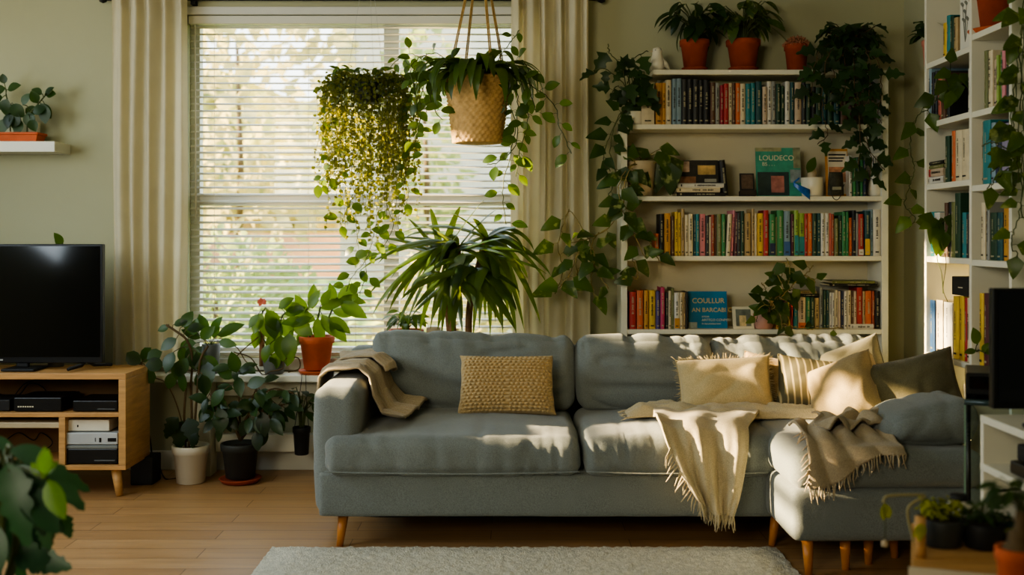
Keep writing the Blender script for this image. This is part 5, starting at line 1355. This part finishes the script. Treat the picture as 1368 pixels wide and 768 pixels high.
# ================================================================== hanging plants
bx, bY = yd(638, 5.0), 5.0
zt_, zb_ = CZ-(105-HY)*5.0/F, CZ-(192-HY)*5.0/F
hk = Vector((bx+.01, bY, 2.595))
g = plant('hanging_basket', 'trailing plant in a woven basket hung by ropes before the window', (bx, bY, zb_))
def weave(v):
    a = math.atan2(v.y-bY, v.x-bx); rr = math.hypot(v.x-bx, v.y-bY); z = (v.z-zb_)/(zt_-zb_)
    k = 1 + .03*math.sin(a*28 + 3.14*(int(z*18) % 2))
    return Vector((bx+(v.x-bx)*k, bY+(v.y-bY)*k, v.z))
prof = [(.09, zb_), (.112, zb_+.003)] + [(.112+.036*(i/36) + .0035*math.sin(i*math.pi*1.0*.98), zb_+.004+(zt_-zb_)*i/36) for i in range(37)] + [(.138, zt_+.002), (.132, zt_-.03)]
bk_ = MB().lathe(bx, bY, prof, 112, fn=weave); bo = build(bk_, 'basket', WICK, g)
build(MB().lathe(bx, bY, [(.02, zt_-.035), (.13, zt_-.032), (.13, zt_-.022), (.001, zt_-.02)], 24), 'soil', SOIL, g)
for k in range(4):
    aa = .5 + k*math.pi/2; p0 = Vector((bx+.146*math.cos(aa), bY+.146*math.sin(aa), zt_-.012)); m = MB()
    for dx_ in (-.004, .004): m.tube([p0 + Vector((dx_, 0, 0)), p0.lerp(hk, .5) + Vector((dx_*.8, .002, 0)), hk], .0034, 6)
    build(m, 'rope', ROPE, g)
build(MB().tube([hk, hk + Vector((0, 0, .024))], .006, 8), 'hook', BLACKM, g)
a, b = MB(), MB()
top = Vector((bx, bY, zt_-.02))
for k in range(84):      # long dark leaves arching over the rim
    aa = k*2.4; l = R.uniform(.2, .38); up_ = R.uniform(.8, 2.6)
    base = top + Vector((math.cos(aa)*.06, math.sin(aa)*.06, 0)); d = Vector((math.cos(aa), math.sin(aa), up_))
    add_leaf(b, base, d, Vector((-math.cos(aa)*up_, -math.sin(aa)*up_, 1)), l, .05, 'ovate', R.uniform(2.3, 3.3), .2, rows=10)
c0 = [top + Vector((.05, -.03, .02)), top + Vector((-.06, -.03, .02))]
vY = 4.93
for pts in ([(655,95),(672,70),(686,52),(694,40)], [(660,95),(690,100),(703,130),(705,165),(696,195),(690,235)], [(660,100),(688,120),(690,160),(682,205),(672,250),(676,300)], [(668,95),(705,112),(740,140),(748,170),(764,205)],
            [(660,95),(698,80),(708,120),(716,150)], [(662,98),(684,150),(690,190),(668,215),(650,220)]):
    P3 = [c0[0]] + [P(px, py, vY + .04*math.sin(i*1.7)) for i, (px, py) in enumerate(pts[1:])]
    vine(a, b, P3, .07, .05, 'ovate', .6, .0022)
for pts in ([(600,100),(580,90),(565,75),(548,92),(556,120)], [(605,100),(585,110),(575,135),(590,160)], [(604,100),(575,100),(562,130),(560,165),(552,190)], [(606,100),(590,75),(572,72),(562,78)]):
    P3 = [c0[1]] + [P(px, py, vY + .03*math.sin(i*1.7)) for i, (px, py) in enumerate(pts[1:])]
    vine(a, b, P3, .072, .05, 'ovate', .62, .0022)
build(a, 'stems', STEM, g); build(b, 'foliage', LEAFA, g)
# curtain of trailing strings left of the basket
sx_, sY = yd(492, 5.2), 5.2
zt_ = CZ-(112-HY)*sY/F
g = plant('trailing_plant', 'dense curtain of trailing yellow green strings hanging before the blinds', (sx_, sY, zt_-.12))
pot(g, sx_, sY, zt_-.09, zt_, .06, .085, DARKP, rim=False)
m = MB()
for k in range(3):
    aa = .9 + k*2.094; m.tube([(sx_+.108*math.cos(aa), sY+.108*math.sin(aa), zt_-.006), (sx_, sY, 2.6)], .001, 4)
m.tube([(sx_, sY, 2.598), (sx_, sY, 2.619)], .005, 6)
build(m, 'hanging_wire', M('clear_line', c(190, 190, 176), .3), g)
a, b, bb = MB(), MB(), MB()
for k in range(150):
    aa = k*2.39996; r0 = .02 + .13*math.sqrt((k % 23)/23.)
    x0, y0 = sx_ + r0*math.cos(aa), sY + r0*math.sin(aa)*.75
    ln = R.uniform(.25, .5) + (.22 if R.random() < .25 else 0) - abs(r0*math.cos(aa))*.6
    ox, oy = math.cos(aa)*(.045 + r0*.35), math.sin(aa)*(.03 + r0*.2)
    pts = [(x0, y0, zt_+.01), (x0+ox*.7, y0+oy*.7, zt_+.055*R.random()), (x0+ox, y0+oy, zt_-.06)]
    n = 6
    for i in range(1, n+1): pts.append((x0+ox+R.uniform(-.012, .012), y0+oy+R.uniform(-.012, .012), zt_-.06-ln*i/n))
    q = cat_rom(pts, 3); a.tube(q, .0011, 3)
    acc = 0
    for i in range(1, len(q)):
        seg = q[i]-q[i-1]; acc += seg.length
        while acc > .017:
            acc -= .017; p = q[i]-seg*R.random(); l = R.uniform(.014, .024)
            add_leaf(b, p, (R.uniform(-1, 1), R.uniform(-1, 1), R.uniform(-.8, .2)), (R.uniform(-1, 1), -1, R.uniform(-.2, 1)), l, l*.8, 'round', .3, .2, rows=3)
for k in range(190):      # crown
    aa = R.uniform(0, 6.28); r0 = R.uniform(.02, .15); p = Vector((sx_+r0*math.cos(aa), sY+r0*math.sin(aa)*.7, zt_+R.uniform(-.06, .07)))
    l = R.uniform(.03, .06); add_leaf(bb, p, (math.cos(aa), math.sin(aa), R.uniform(0, 1)), (0, -.6, 1), l, l*.55, 'ovate', .8, .2)
for pts in ([(455,110),(440,112),(432,125)], [(452,150),(436,158),(430,166)], [(455,190),(440,200),(445,215)], [(460,225),(436,235),(428,246),(422,238)], [(470,260),(462,285),(455,300)], [(520,90),(545,72),(565,80),(572,95)], [(525,100),(545,110),(556,135),(552,160)],
            [(530,160),(545,170),(548,200),(545,225)], [(505,280),(500,310),(490,345),(470,370),(462,390)], [(515,270),(525,300),(512,330),(500,345)], [(480,300),(478,330),(490,360),(480,395)], [(530,230),(545,250),(540,275)], [(540,80),(555,95),(565,120),(570,150)]):
    vine(a, bb, [P(px, py, 5.15 + .05*math.sin(i*2+px)) for i, (px, py) in enumerate(pts)], .062, .036, 'ovate', .66, .0018)
build(a, 'stems', STEM, g); build(b, 'strings', LEAFS, g); build(bb, 'foliage', LEAFA, g)

# ================================================================== plants on the back bookcase
def tpot(px, py0, py1, r, Y, name, label, mat=TERRAD, rim=True, saucer=None, r0=.75):
    z0 = CZ-(py1-HY)*Y/F; z1 = CZ-(py0-HY)*Y/F; x = yd(px, Y)
    g = plant(name, label, (x, Y, z0)); return g, x, z0, z1
Yt = 5.55
for px, r, lab, n, L, nm in ((928, .073, 'dark leaved plant in terracotta pot, left of the pair on top shelf', 44, .115, 'leafy_plant'), (993, .084, 'widest leafy plant in terracotta pot in middle of top shelf', 54, .125, 'leafy_plant')):
    x = yd(px, Yt); z0 = az; z1 = CZ-(54-HY)*Yt/F
    g = plant(nm, lab, (x, Yt, az))
    pot(g, x, Yt, az+.022, z1, r*.74, r, TERRAD, True, saucer=r*.9)
    a, b = MB(), MB(); bush(a, b, (x, Yt, z1-.02), n, .125 if px < 950 else .15, L, 'ovate', .42, h=.22, ysq=.6, droop=.5); build(a, 'stems', STEM, g); build(b, 'foliage', LEAFV if px > 950 else LEAFD, g)
x = yd(1064, Yt); z1 = CZ-(60-HY)*Yt/F
g = plant('cactus', 'small terracotta pot topped with a pinkish brown cactus on top shelf', (x, Yt, az))
pot(g, x, Yt, az+.0006, z1, .045, .06, TERRAD, True)
m = MB()
for k in range(260):
    v = Vector((R.gauss(0, 1), R.gauss(0, 1), abs(R.gauss(0, 1)))).normalized(); p = Vector((x+v.x*.056, Yt+v.y*.056, z1-.012+v.z*.045))
    m.tube([p*1.0, p + v*.012 + jit(.006)], [.004, .0015], 4)
build(m, 'spines', M('cactus_pink', c(178, 120, 92), .8, .3, 60), g)
m = MB().lathe(x, Yt, [(.05, z1-.014), (.055, z1), (.045, z1+.022), (.02, z1+.034), (.001, z1+.036)], 20); build(m, 'cactus_body', M('cactus_core', c(120, 84, 60), .8), g)
# ivy mound at the right of the top shelf
x = yd(1136, 5.54); 
g = plant('ivy_plant', 'big dark ivy spilling over right end of the top shelf', (x, 5.54, az))
pot(g, x, 5.54, az+.0006, az+.10, .06, .078, DARKP, True)
a, b = MB(), MB()
bush(a, b, (x, 5.52, az+.08), 66, .15, .08, 'ivy', .95, h=.15, ysq=.75, droop=.5)
for pts in ([(1130,60),(1100,62),(1088,90),(1084,125)], [(1128,60),(1108,70),(1100,110),(1098,150),(1106,180),(1092,192)], [(1135,60),(1128,85),(1130,120),(1122,140)], [(1140,60),(1150,100),(1148,150),(1150,195),(1146,225)], [(1145,60),(1160,95),(1165,140),(1158,180),(1165,215),(1160,240)],
            [(1150,60),(1172,80),(1178,120),(1172,150),(1178,165)], [(1140,60),(1140,90),(1142,130),(1152,180),(1172,215),(1182,228)], [(1130,55),(1112,75),(1115,105),(1112,125)], [(1146,55),(1158,70),(1164,100),(1160,128)], [(1138,58),(1120,80),(1108,95),(1092,105)]):
    vine(a, b, [P(px, py, 5.5 if i == 0 else 5.385 + .03*math.sin(i*2.1+px)) for i, (px, py) in enumerate(pts)], .08, .052, 'ivy', .92, .0022)
build(a, 'stems', WOODS, g); build(b, 'foliage', LEAFI, g)
# pothos in the white bowl on the hutch, spilling left
x = yd(854, 5.53); bz2 = shelf_z['b']
g = plant('pothos', 'angular leaved trailing plant in white bowl at the left end of highest book row', (yd(846, 5.49), 5.5, bz2))
px0 = yd(846, 5.5)
pot(g, px0, 5.51, bz2+.0006, CZ-(148-HY)*5.46/F, .052, .056, CERW, rim=False)
a, b = MB(), MB(); o_ = Vector((px0, 5.5, CZ-(152-HY)*5.46/F))
for pts in ([(836,110),(828,85),(815,72),(812,58)], [(842,115),(835,90),(850,75),(866,68)], [(838,120),(815,95),(800,92),(790,100)], [(845,120),(850,95),(862,100),(858,122)], [(850,130),(862,118),(872,135)], [(838,130),(825,115),(818,125)], [(848,125),(842,100),(838,112)]):
    vine(a, b, [o_] + [P(px, py, 5.43 + .03*math.sin(i+px)) for i, (px, py) in enumerate(pts)], .095, .075, 'ivy', .8, .0025)
for pts in ([(832,150),(820,172),(815,205),(822,235),(812,262)], [(830,150),(812,190),(806,215),(815,228)]):
    vine(a, b, [o_] + [P(px, py, 5.42) for px, py in pts], .095, .06, 'heart', .8, .0025)
build(a, 'stems', STEM, g); build(b, 'foliage', LEAFI, g)
# pothos in the beige conical pot one shelf lower with very long runners to the curtain
x = yd(857, 5.53); zc2 = shelf_z['c']
g = plant('pothos', 'heart leaved pothos in beige pot with long runners reaching toward curtain', (x, 5.53, zc2))
pot(g, x, 5.53, zc2+.0006, CZ-(215-HY)*5.5/F, .055, .076, CERB, rim=False)
a, b, b2 = MB(), MB(), MB(); o_ = Vector((x, 5.51, CZ-(217-HY)*5.5/F))
leaves_px(a, b, [(880,205,300,34),(884,198,340,26),(892,212,285,50),(872,215,200,30),(866,208,150,26),(886,216,255,44),(896,222,270,40),(850,206,170,30)], 5.47, 'heart', .8, [o_])
for pts in ([(838,225),(826,255),(836,290),(850,320),(862,345)], [(842,225),(832,260),(845,300),(870,325),(880,350)], [(838,240),(833,275),(812,305),(786,318),(760,325)],
            [(800,310),(790,330),(796,360),(812,385)], [(786,318),(770,345),(772,370)], [(760,280),(752,300),(745,330),(752,360),(742,392)], [(775,322),(768,350),(755,375),(745,385)], [(838,330),(848,355),(852,372),(830,372)], [(786,318),(795,345),(790,372),(796,402)]):
    st_ = [o_] if pts[0][1] < 245 else []
    vine(a, b if R.random() < .7 else b2, st_ + [P(px, py, 5.40 + .03*math.sin(i*1.3+px)) for i, (px, py) in enumerate(pts)], .098, .064, 'heart', .78, .0026)
a.tube(cat_rom([P(812, 305, 5.40), P(786, 318, 5.41), P(775, 300, 5.41), P(762, 282, 5.4), P(756, 290, 5.4)], 5), .0024, 5)
build(a, 'stems', M('vine_stem', c(140, 124, 70), .6), g); build(b, 'foliage', LEAFV, g); build(b2, 'young_foliage', LEAFA, g, label='paler leaves')
# white pot with a single cutting
x = yd(1085, 5.52)
g = plant('leaf_cutting', 'single leaf cutting in a round white pot beside the teal magazine', (x, 5.52, cz))
z1 = CZ-(237-HY)*5.5/F
pot(g, x, 5.52, cz+.0002, z1, .054, .057, CERW, rim=False)
build(MB().lathe(x+.0, 5.52, [(.018, z1-.02), (.024, z1+.0), (.02, z1+.03), (.01, z1+.055), (.004, z1+.068)], 16), 'bulb', CERB, g)
a, b = MB(), MB(); leaves_px(a, b, [(1079,231,62,26)], 5.5, 'ovate', .5, [Vector((x, 5.52, z1+.05))]); build(a, 'stems', STEM, g); build(b, 'foliage', LEAFA, g)
# leafy plant in a pink pot on the lowest shelf
x = yd(1020, 5.5)
g = plant('pothos', 'broad leaved plant in a pink pot on the lowest bookcase shelf', (x, 5.5, ez))
pot(g, x, 5.5, ez+.0002, CZ-(419-HY)*5.48/F, .046, .055, M('pink_pot', c(204, 150, 128), .5), rim=False)
a, b = MB(), MB(); o_ = Vector((x, 5.49, CZ-(421-HY)*5.48/F))
for pts in ([(1030,400),(1042,375),(1048,350)], [(1035,410),(1050,390),(1055,360),(1050,345)], [(1036,405),(1060,380),(1078,365),(1085,355)], [(1030,405),(1022,385),(1018,378)], [(1034,412),(1042,420),(1045,440)], [(1028,408),(1014,412),(1010,430)], [(1036,400),(1045,385),(1035,360)], [(1060,380),(1075,368),(1090,378)]):
    st_ = [o_] if abs(pts[0][0]-1030) < 15 else []
    vine(a, b, st_ + [P(px, py, 5.40 + .03*math.sin(i*2+px)) for i, (px, py) in enumerate(pts)], .078, .052, 'heart', .78, .0025)
vine(a, b, [o_] + [P(px, py, 5.42) for px, py in ((1045,432),(1062,437),(1085,439),(1110,438),(1125,438))], .06, .13, 'heart', .7, .0028)
build(a, 'stems', M('vine_stem', c(140, 124, 70), .6), g); build(b, 'foliage', LEAFA, g)

# ================================================================== plants of the right bookcase
def rP(px, py, x): 
    Y = x*F/(px-CX); return Vector((x, Y, CZ-(py-HY)*Y/F))
y_ = Yr(1249, RX+.07)
g = plant('small_plant', 'dark round leaved plant in a pink pot on the topmost right shelf', (RX+.07, y_, RZ1['A']))
pot(g, RX+.065, y_, RZ1['A']+.0006, CZ-(54-HY)*y_/F, .04, .05, M('rose_pot', c(186, 118, 100), .6), True)
a, b = MB(), MB(); bush(a, b, (RX+.06, y_, CZ-(54-HY)*y_/F-.01), 34, .07, .06, 'round', .9, h=.09, ysq=.7); build(a, 'stems', STEM, g); build(b, 'foliage', LEAFD, g)
y_ = Yr(1277, RX+.075); zq = RZ1['B']
g = plant('trailing_houseplant', 'trailing plant in a dark pot on the second right shelf with a hanging runner', (RX+.07, y_, zq))
pot(g, RX+.068, y_, zq+.0006, zq+.13, .045, .058, DARKP, True)
a, b = MB(), MB(); o_ = Vector((RX+.05, y_, zq+.12))
leaves_px(a, b, [(1270,82,80,20),(1268,96,200,22),(1275,100,260,26),(1284,100,300,26),(1262,110,230,24),(1278,112,270,26),(1290,110,320,20),(1270,124,260,24)], 4.36, 'heart', .85, [o_])
vine(a, b, [o_] + [rP(px, py, RX-.03) for px, py in ((1262,118),(1248,136),(1238,148),(1228,152),(1220,170),(1216,200),(1222,228),(1214,252),(1208,275),(1222,290),(1214,306))], .075, .075, 'heart', .8, .0024)
build(a, 'stems', STEM, g); build(b, 'foliage', LEAFA, g)
y_ = Yr(1253, RX+.06); zq = RZ1['D']
g = plant('small_plant', 'drooping plant in round brown pot on the fourth right shelf', (RX+.05, y_, zq))
pot(g, RX-.0+.055, y_+.0, zq+.0006, zq+.085, .034, .046, M('brown_pot', c(96, 62, 44), .5), False)
a, b = MB(), MB(); o_ = Vector((RX+.04, y_, zq+.08))
leaves_px(a, b, [(1252,296,200,26),(1258,294,280,30),(1264,292,330,28),(1256,300,240,26),(1270,302,300,24),(1248,306,250,22),(1262,312,265,24),(1250,318,270,24),(1258,324,255,20),(1246,292,170,20)], 4.55, 'heart', .85, [o_])
m_ = [rP(1256, 322, RX-.02), rP(1252, 345, RX-.02), rP(1258, 365, RX-.015), rP(1260, 392, RX-.01)]; a.tube(cat_rom(m_, 5), .002, 5)
m_ = [rP(1258, 322, RX-.02), rP(1264, 350, RX-.015), rP(1260, 385, RX-.01), rP(1266, 403, RX-.005)]; a.tube(cat_rom(m_, 5), .0016, 5)
build(a, 'stems', STEM, g); build(b, 'foliage', LEAFA, g)
y_ = Yr(1325, RX+.09); zq = RZ2['A']
g = plant('potted_plant', 'plant in a terracotta pot on orange saucer, top of the near bay', (RX+.08, y_, zq))
pot(g, RX+.10, y_, zq+.024, zq+.17, .07, .09, TERRAD, True, saucer=.098, smat=TERRA)
a, b = MB(), MB(); o_ = Vector((RX+.10, y_, zq+.15)); bush(a, b, o_, 30, .13, .09, 'ovate', .5, h=.2); build(a, 'stems', STEM, g); build(b, 'foliage', LEAFD, g)
y_ = YE+.01
zq = 2.5
g = plant('trailing_houseplant', 'plant trailing down the near end of the right bookcase', (RX+.1, y_, zq+.001))
pot(g, RX+.11, y_-.0, zq+.0006, zq+.09, .07, .085, TERRAD, False)
a, b = MB(), MB(); o_ = Vector((RX+.06, y_-.05, zq+.08))
for pts in ([(1366,20),(1360,80),(1356,130),(1352,180),(1340,215),(1322,232)], [(1368,30),(1366,90),(1362,150),(1358,200),(1360,235),(1350,260)], [(1366,20),(1362,60),(1366,120),(1368,180),(1364,240),(1366,290)], [(1372,150),(1366,260),(1358,300),(1350,325),(1362,345)], [(1356,110),(1350,150),(1352,200),(1330,190),(1312,195)], [(1352,220),(1335,235),(1325,245),(1318,252)]):
    st_ = [o_] if pts[0][1] < 40 else []
    vine(a, b, st_ + [P(px, py, 3.80 + .03*math.sin(i*2+px)) for i, (px, py) in enumerate(pts)], .075, .055, 'heart', .82, .0022)
build(a, 'stems', STEM, g); build(b, 'foliage', LEAFV, g)
y_ = Yr(1308, RX+.05); zq = RZ2['E']
g = plant('small_plant', 'tiny plant in a white pot before the yellow book, lowest right shelf', (RX+.03, y_, zq))
pot(g, RX-.0+.04, y_-.01, zq+.0006, zq+.05, .022, .028, CERW, False)
a, b = MB(), MB(); o_ = Vector((RX+.03, y_-.01, zq+.045)); leaves_px(a, b, [(1306,460,110,26),(1312,470,60,16),(1316,472,20,18),(1304,468,190,16)], 4.1, 'ovate', .6, [o_]); build(a, 'stems', STEM, g); build(b, 'foliage', LEAFA, g)

# ================================================================== plants at the left
Yw = 5.58; tz = 1.683
g = plant('trough_planter', 'leafy plant in a long terracotta trough on the wall shelf', (yd(28, Yw), Yw, tz))
x0, x1 = yd(3, Yw), yd(56, Yw)
def troughf(k0, k1, z0, z1):
    m = MB(); m.add([(x0+k0, Yw-.05+k0*.6, z0), (x1-k0, Yw-.05+k0*.6, z0), (x1-k0, Yw+.05-k0*.6, z0), (x0+k0, Yw+.05-k0*.6, z0), (x0+k1, Yw-.055, z1), (x1-k1, Yw-.055, z1), (x1-k1, Yw+.055, z1), (x0+k1, Yw+.055, z1)], [(0,3,2,1),(4,5,6,7),(0,1,5,4),(1,2,6,5),(2,3,7,6),(3,0,4,7)], flat=True); return m
build(troughf(.01, 0, tz+.0006, tz+.036), 'trough', TERRA, g, bevel=.003)
build(MB().box(x0-.004, x1+.004, Yw-.06, Yw+.06, tz+.0362, tz+.048), 'rim', TERRA, g, bevel=.003)
a, b = MB(), MB(); stems = [[P(14, 176, Yw), P(12, 150, Yw-.02), P(8, 125, Yw-.03)], [P(24, 176, Yw), P(24, 155, Yw-.02), P(18, 140, Yw-.03)], [P(36, 176, Yw), P(38, 155, Yw-.02), P(50, 140, Yw-.03), P(60, 128, Yw-.03)]]
for s in stems: a.tube(cat_rom(s, 5), .0035, 5)
lv = [(6,112,100,14),(8,118,200,24),(10,120,20,20),(4,130,190,26),(10,132,250,24),(14,140,320,24),(2,145,200,24),(16,150,260,24),(24,152,240,22),(30,140,60,18),(34,145,340,20),(38,150,280,22),(50,138,110,18),(56,126,150,16),(60,128,40,18),(62,126,0,16),(54,138,300,24),(60,140,270,26),(44,150,20,20),(28,160,250,22),(10,160,230,24),(40,160,300,18)]
leaves_px(a, b, lv, Yw-.03, 'ovate', .75, sidepts(stems)); build(a, 'stems', STEM, g); build(b, 'foliage', LEAFD, g)
g = thing('flowerpot', 'small white pot half hidden behind the terracotta trough', 'flowerpot', (yd(46, 5.665), 5.665, tz))
pot(g, yd(46, 5.66), 5.66, tz+.0006, tz+.11, .022, .03, CERW, False)
g = plant('small_plant', 'single leaf rising behind the top of the television', (yd(75, 5.37), 5.37, .576))
xx = yd(75, 5.355)
pot(g, xx, 5.355, .5756, .69, .038, .048, CERG, False)
a, b = MB(), MB(); a.tube(cat_rom([(xx, 5.355, .67), (xx+.01, 5.36, 1.0), P(82, 327, 5.36)], 5), .0035, 5); leaves_px(a, b, [(84,327,118,20),(83,330,125,14)], 5.35, 'ovate', .55, [P(82, 327, 5.36)]); build(a, 'stems', STEM, g); build(b, 'foliage', LEAFA, g)
# big leafy plant in the left foreground
fx_, fY = yd(-4, 2.6), 2.6
g = plant('foreground_plant', 'large glossy broad leaved plant at the left edge foreground', (fx_, fY, 0))
pot(g, fx_, fY, .0006, .3, .11, .14, DARKP, True)
a, b, b3 = MB(), MB(), MB(); cr_ = P(6, 625, 2.6)
for k in range(5): a.tube(cat_rom([Vector((fx_+R.uniform(-.03, .03), fY, .27)), Vector((fx_+R.uniform(-.05, .05), fY+R.uniform(-.04, .04), .5)), cr_ + jit(.03)], 6), .008, 8)
lv = [(30,620,-32,100),(22,628,-48,90),(12,630,-70,100),(-2,635,-100,110),(34,625,-20,86),(8,615,-60,76),(20,640,-62,88),(-10,640,-80,90),(6,660,-75,90),(28,650,-50,78),(2,690,-70,90),(40,690,-75,60),(26,700,-60,70),(-5,700,-90,80),(10,610,-85,70),(20,605,160,60),(-8,610,-130,60),(14,600,-20,60)]
for (px, py, ang, lp) in lv:
    y = 2.6 + R.uniform(-.14, .12); p0 = P(px, py, y); aa = math.radians(ang); l = lp*y/F*1.05
    a.tube(cat_rom([cr_, cr_.lerp(p0, .5)+Vector((0, 0, .03)), p0], 4), .004, 5)
    add_leaf(b, p0, Vector((math.cos(aa), R.uniform(-.35, .1), math.sin(aa)+.15)), Vector((R.uniform(-.1, .5), -.7, 1)), l, l*.5, 'lobed' if lp > 85 else 'ovate', R.uniform(.3, .7), .22, rows=14)
leaves_px(a, b3, [(58,640,95,44),(60,632,40,28),(64,640,-62,60),(54,636,130,24),(58,634,75,36)], 2.44, 'ovate', .5, [cr_], stem=.003)
leaves_px(a, b, [(66,690,-40,32),(84,690,-72,34),(60,700,-85,40),(24,740,-20,60),(40,745,-10,60)], 2.6, 'lobed', .7, [cr_, P(20, 700, 2.6)], stem=.002)
a.tube(cat_rom([P(20, 700, 2.6), P(50, 690, 2.6), P(72, 700, 2.6), P(70, 725, 2.6)], 5), .0025, 5)
build(a, 'stems', STEM, g); build(b, 'foliage', LEAFB, g); build(b3, 'young_foliage', LEAFG, g, label='bright yellow green young leaves')

# ================================================================== camera, lights, world
cam = bpy.data.cameras.new('camera'); co = bpy.data.objects.new('camera', cam); COL.objects.link(co)
co.location = (0, 0, CZ); co.rotation_euler = (math.pi/2, 0, 0)
cam.sensor_width = 36; cam.lens = F/1368*36; cam.shift_y = -(384-HY)/1368.; cam.clip_end = 200
cam.dof.use_dof = True; cam.dof.focus_distance = 4.8; cam.dof.aperture_fstop = 2.0
SC.camera = co
def light(name, kind, loc, col, power, **k):
    l = bpy.data.lights.new(name, kind); o = bpy.data.objects.new(name, l); COL.objects.link(o); o.location = loc; l.color = col; l.energy = power
    for a_, v in k.items():
        if a_ == 'aim': o.rotation_euler = (Vector(v)-Vector(loc)).to_track_quat('-Z', 'Y').to_euler()
        elif a_ == 'size_y': l.shape = 'RECTANGLE'; l.size_y = v
        else: setattr(l, a_, v)
    return o
d = Vector((1, -.03, -.25))
light('sun', 'SUN', (-8, 3, 4), (1.0, .74, .42), SUN_E, angle=math.radians(1.0), aim=Vector((-8, 3, 4)) + d)
light('side_fill_light', 'AREA', (-3.2, 3.3, 1.6), (.80, .92, 1.0), SIDE_E, size=1.8, size_y=1.3, aim=(.2, 3.7, .4))  # added cool fill inside the room, standing in for more side window
light('front_fill_light', 'AREA', (-1.9, -1.0, 2.2), (1.0, .92, .70), FRONT_E, size=1.6, size_y=1.2, spread=math.radians(85), aim=(.6, 5.6, 1.75))  # added warm fill from behind the camera, no fixture there
for nm, loc, sx, sy, aim in (('window_portal', ((WX0+WX1)/2, YB+.16, (WZ0+WZ1)/2), WX1-WX0, WZ1-WZ0, (((WX0+WX1)/2), 0, (WZ0+WZ1)/2)), ('side_portal', (XL-.16, (LY0+LY1)/2, (LZ0+LZ1)/2), LY1-LY0, LZ1-LZ0, (5, (LY0+LY1)/2, (LZ0+LZ1)/2))):
    o = light(nm, 'AREA', loc, (1, 1, 1), 1, size=sx, size_y=sy, aim=aim); o.data.cycles.is_portal = True
w = bpy.data.worlds.new('sky'); SC.world = w; w.use_nodes = True
wn, wl = w.node_tree.nodes, w.node_tree.links
bg = wn['Background']; bg.inputs['Strength'].default_value = WORLD_E
tc = wn.new('ShaderNodeTexCoord'); sp = wn.new('ShaderNodeSeparateXYZ'); rp = wn.new('ShaderNodeValToRGB')
rp.color_ramp.elements[0].position = .0; rp.color_ramp.elements[0].color = (.86, .84, .76, 1); rp.color_ramp.elements[1].position = .45; rp.color_ramp.elements[1].color = (.62, .76, .95, 1)
wl.new(tc.outputs['Generated'], sp.inputs[0]); wl.new(sp.outputs['Z'], rp.inputs['Fac']); wl.new(rp.outputs['Color'], bg.inputs['Color'])
SC.view_settings.view_transform = 'AgX'; SC.view_settings.look = 'AgX - Medium High Contrast'; SC.view_settings.exposure = .25
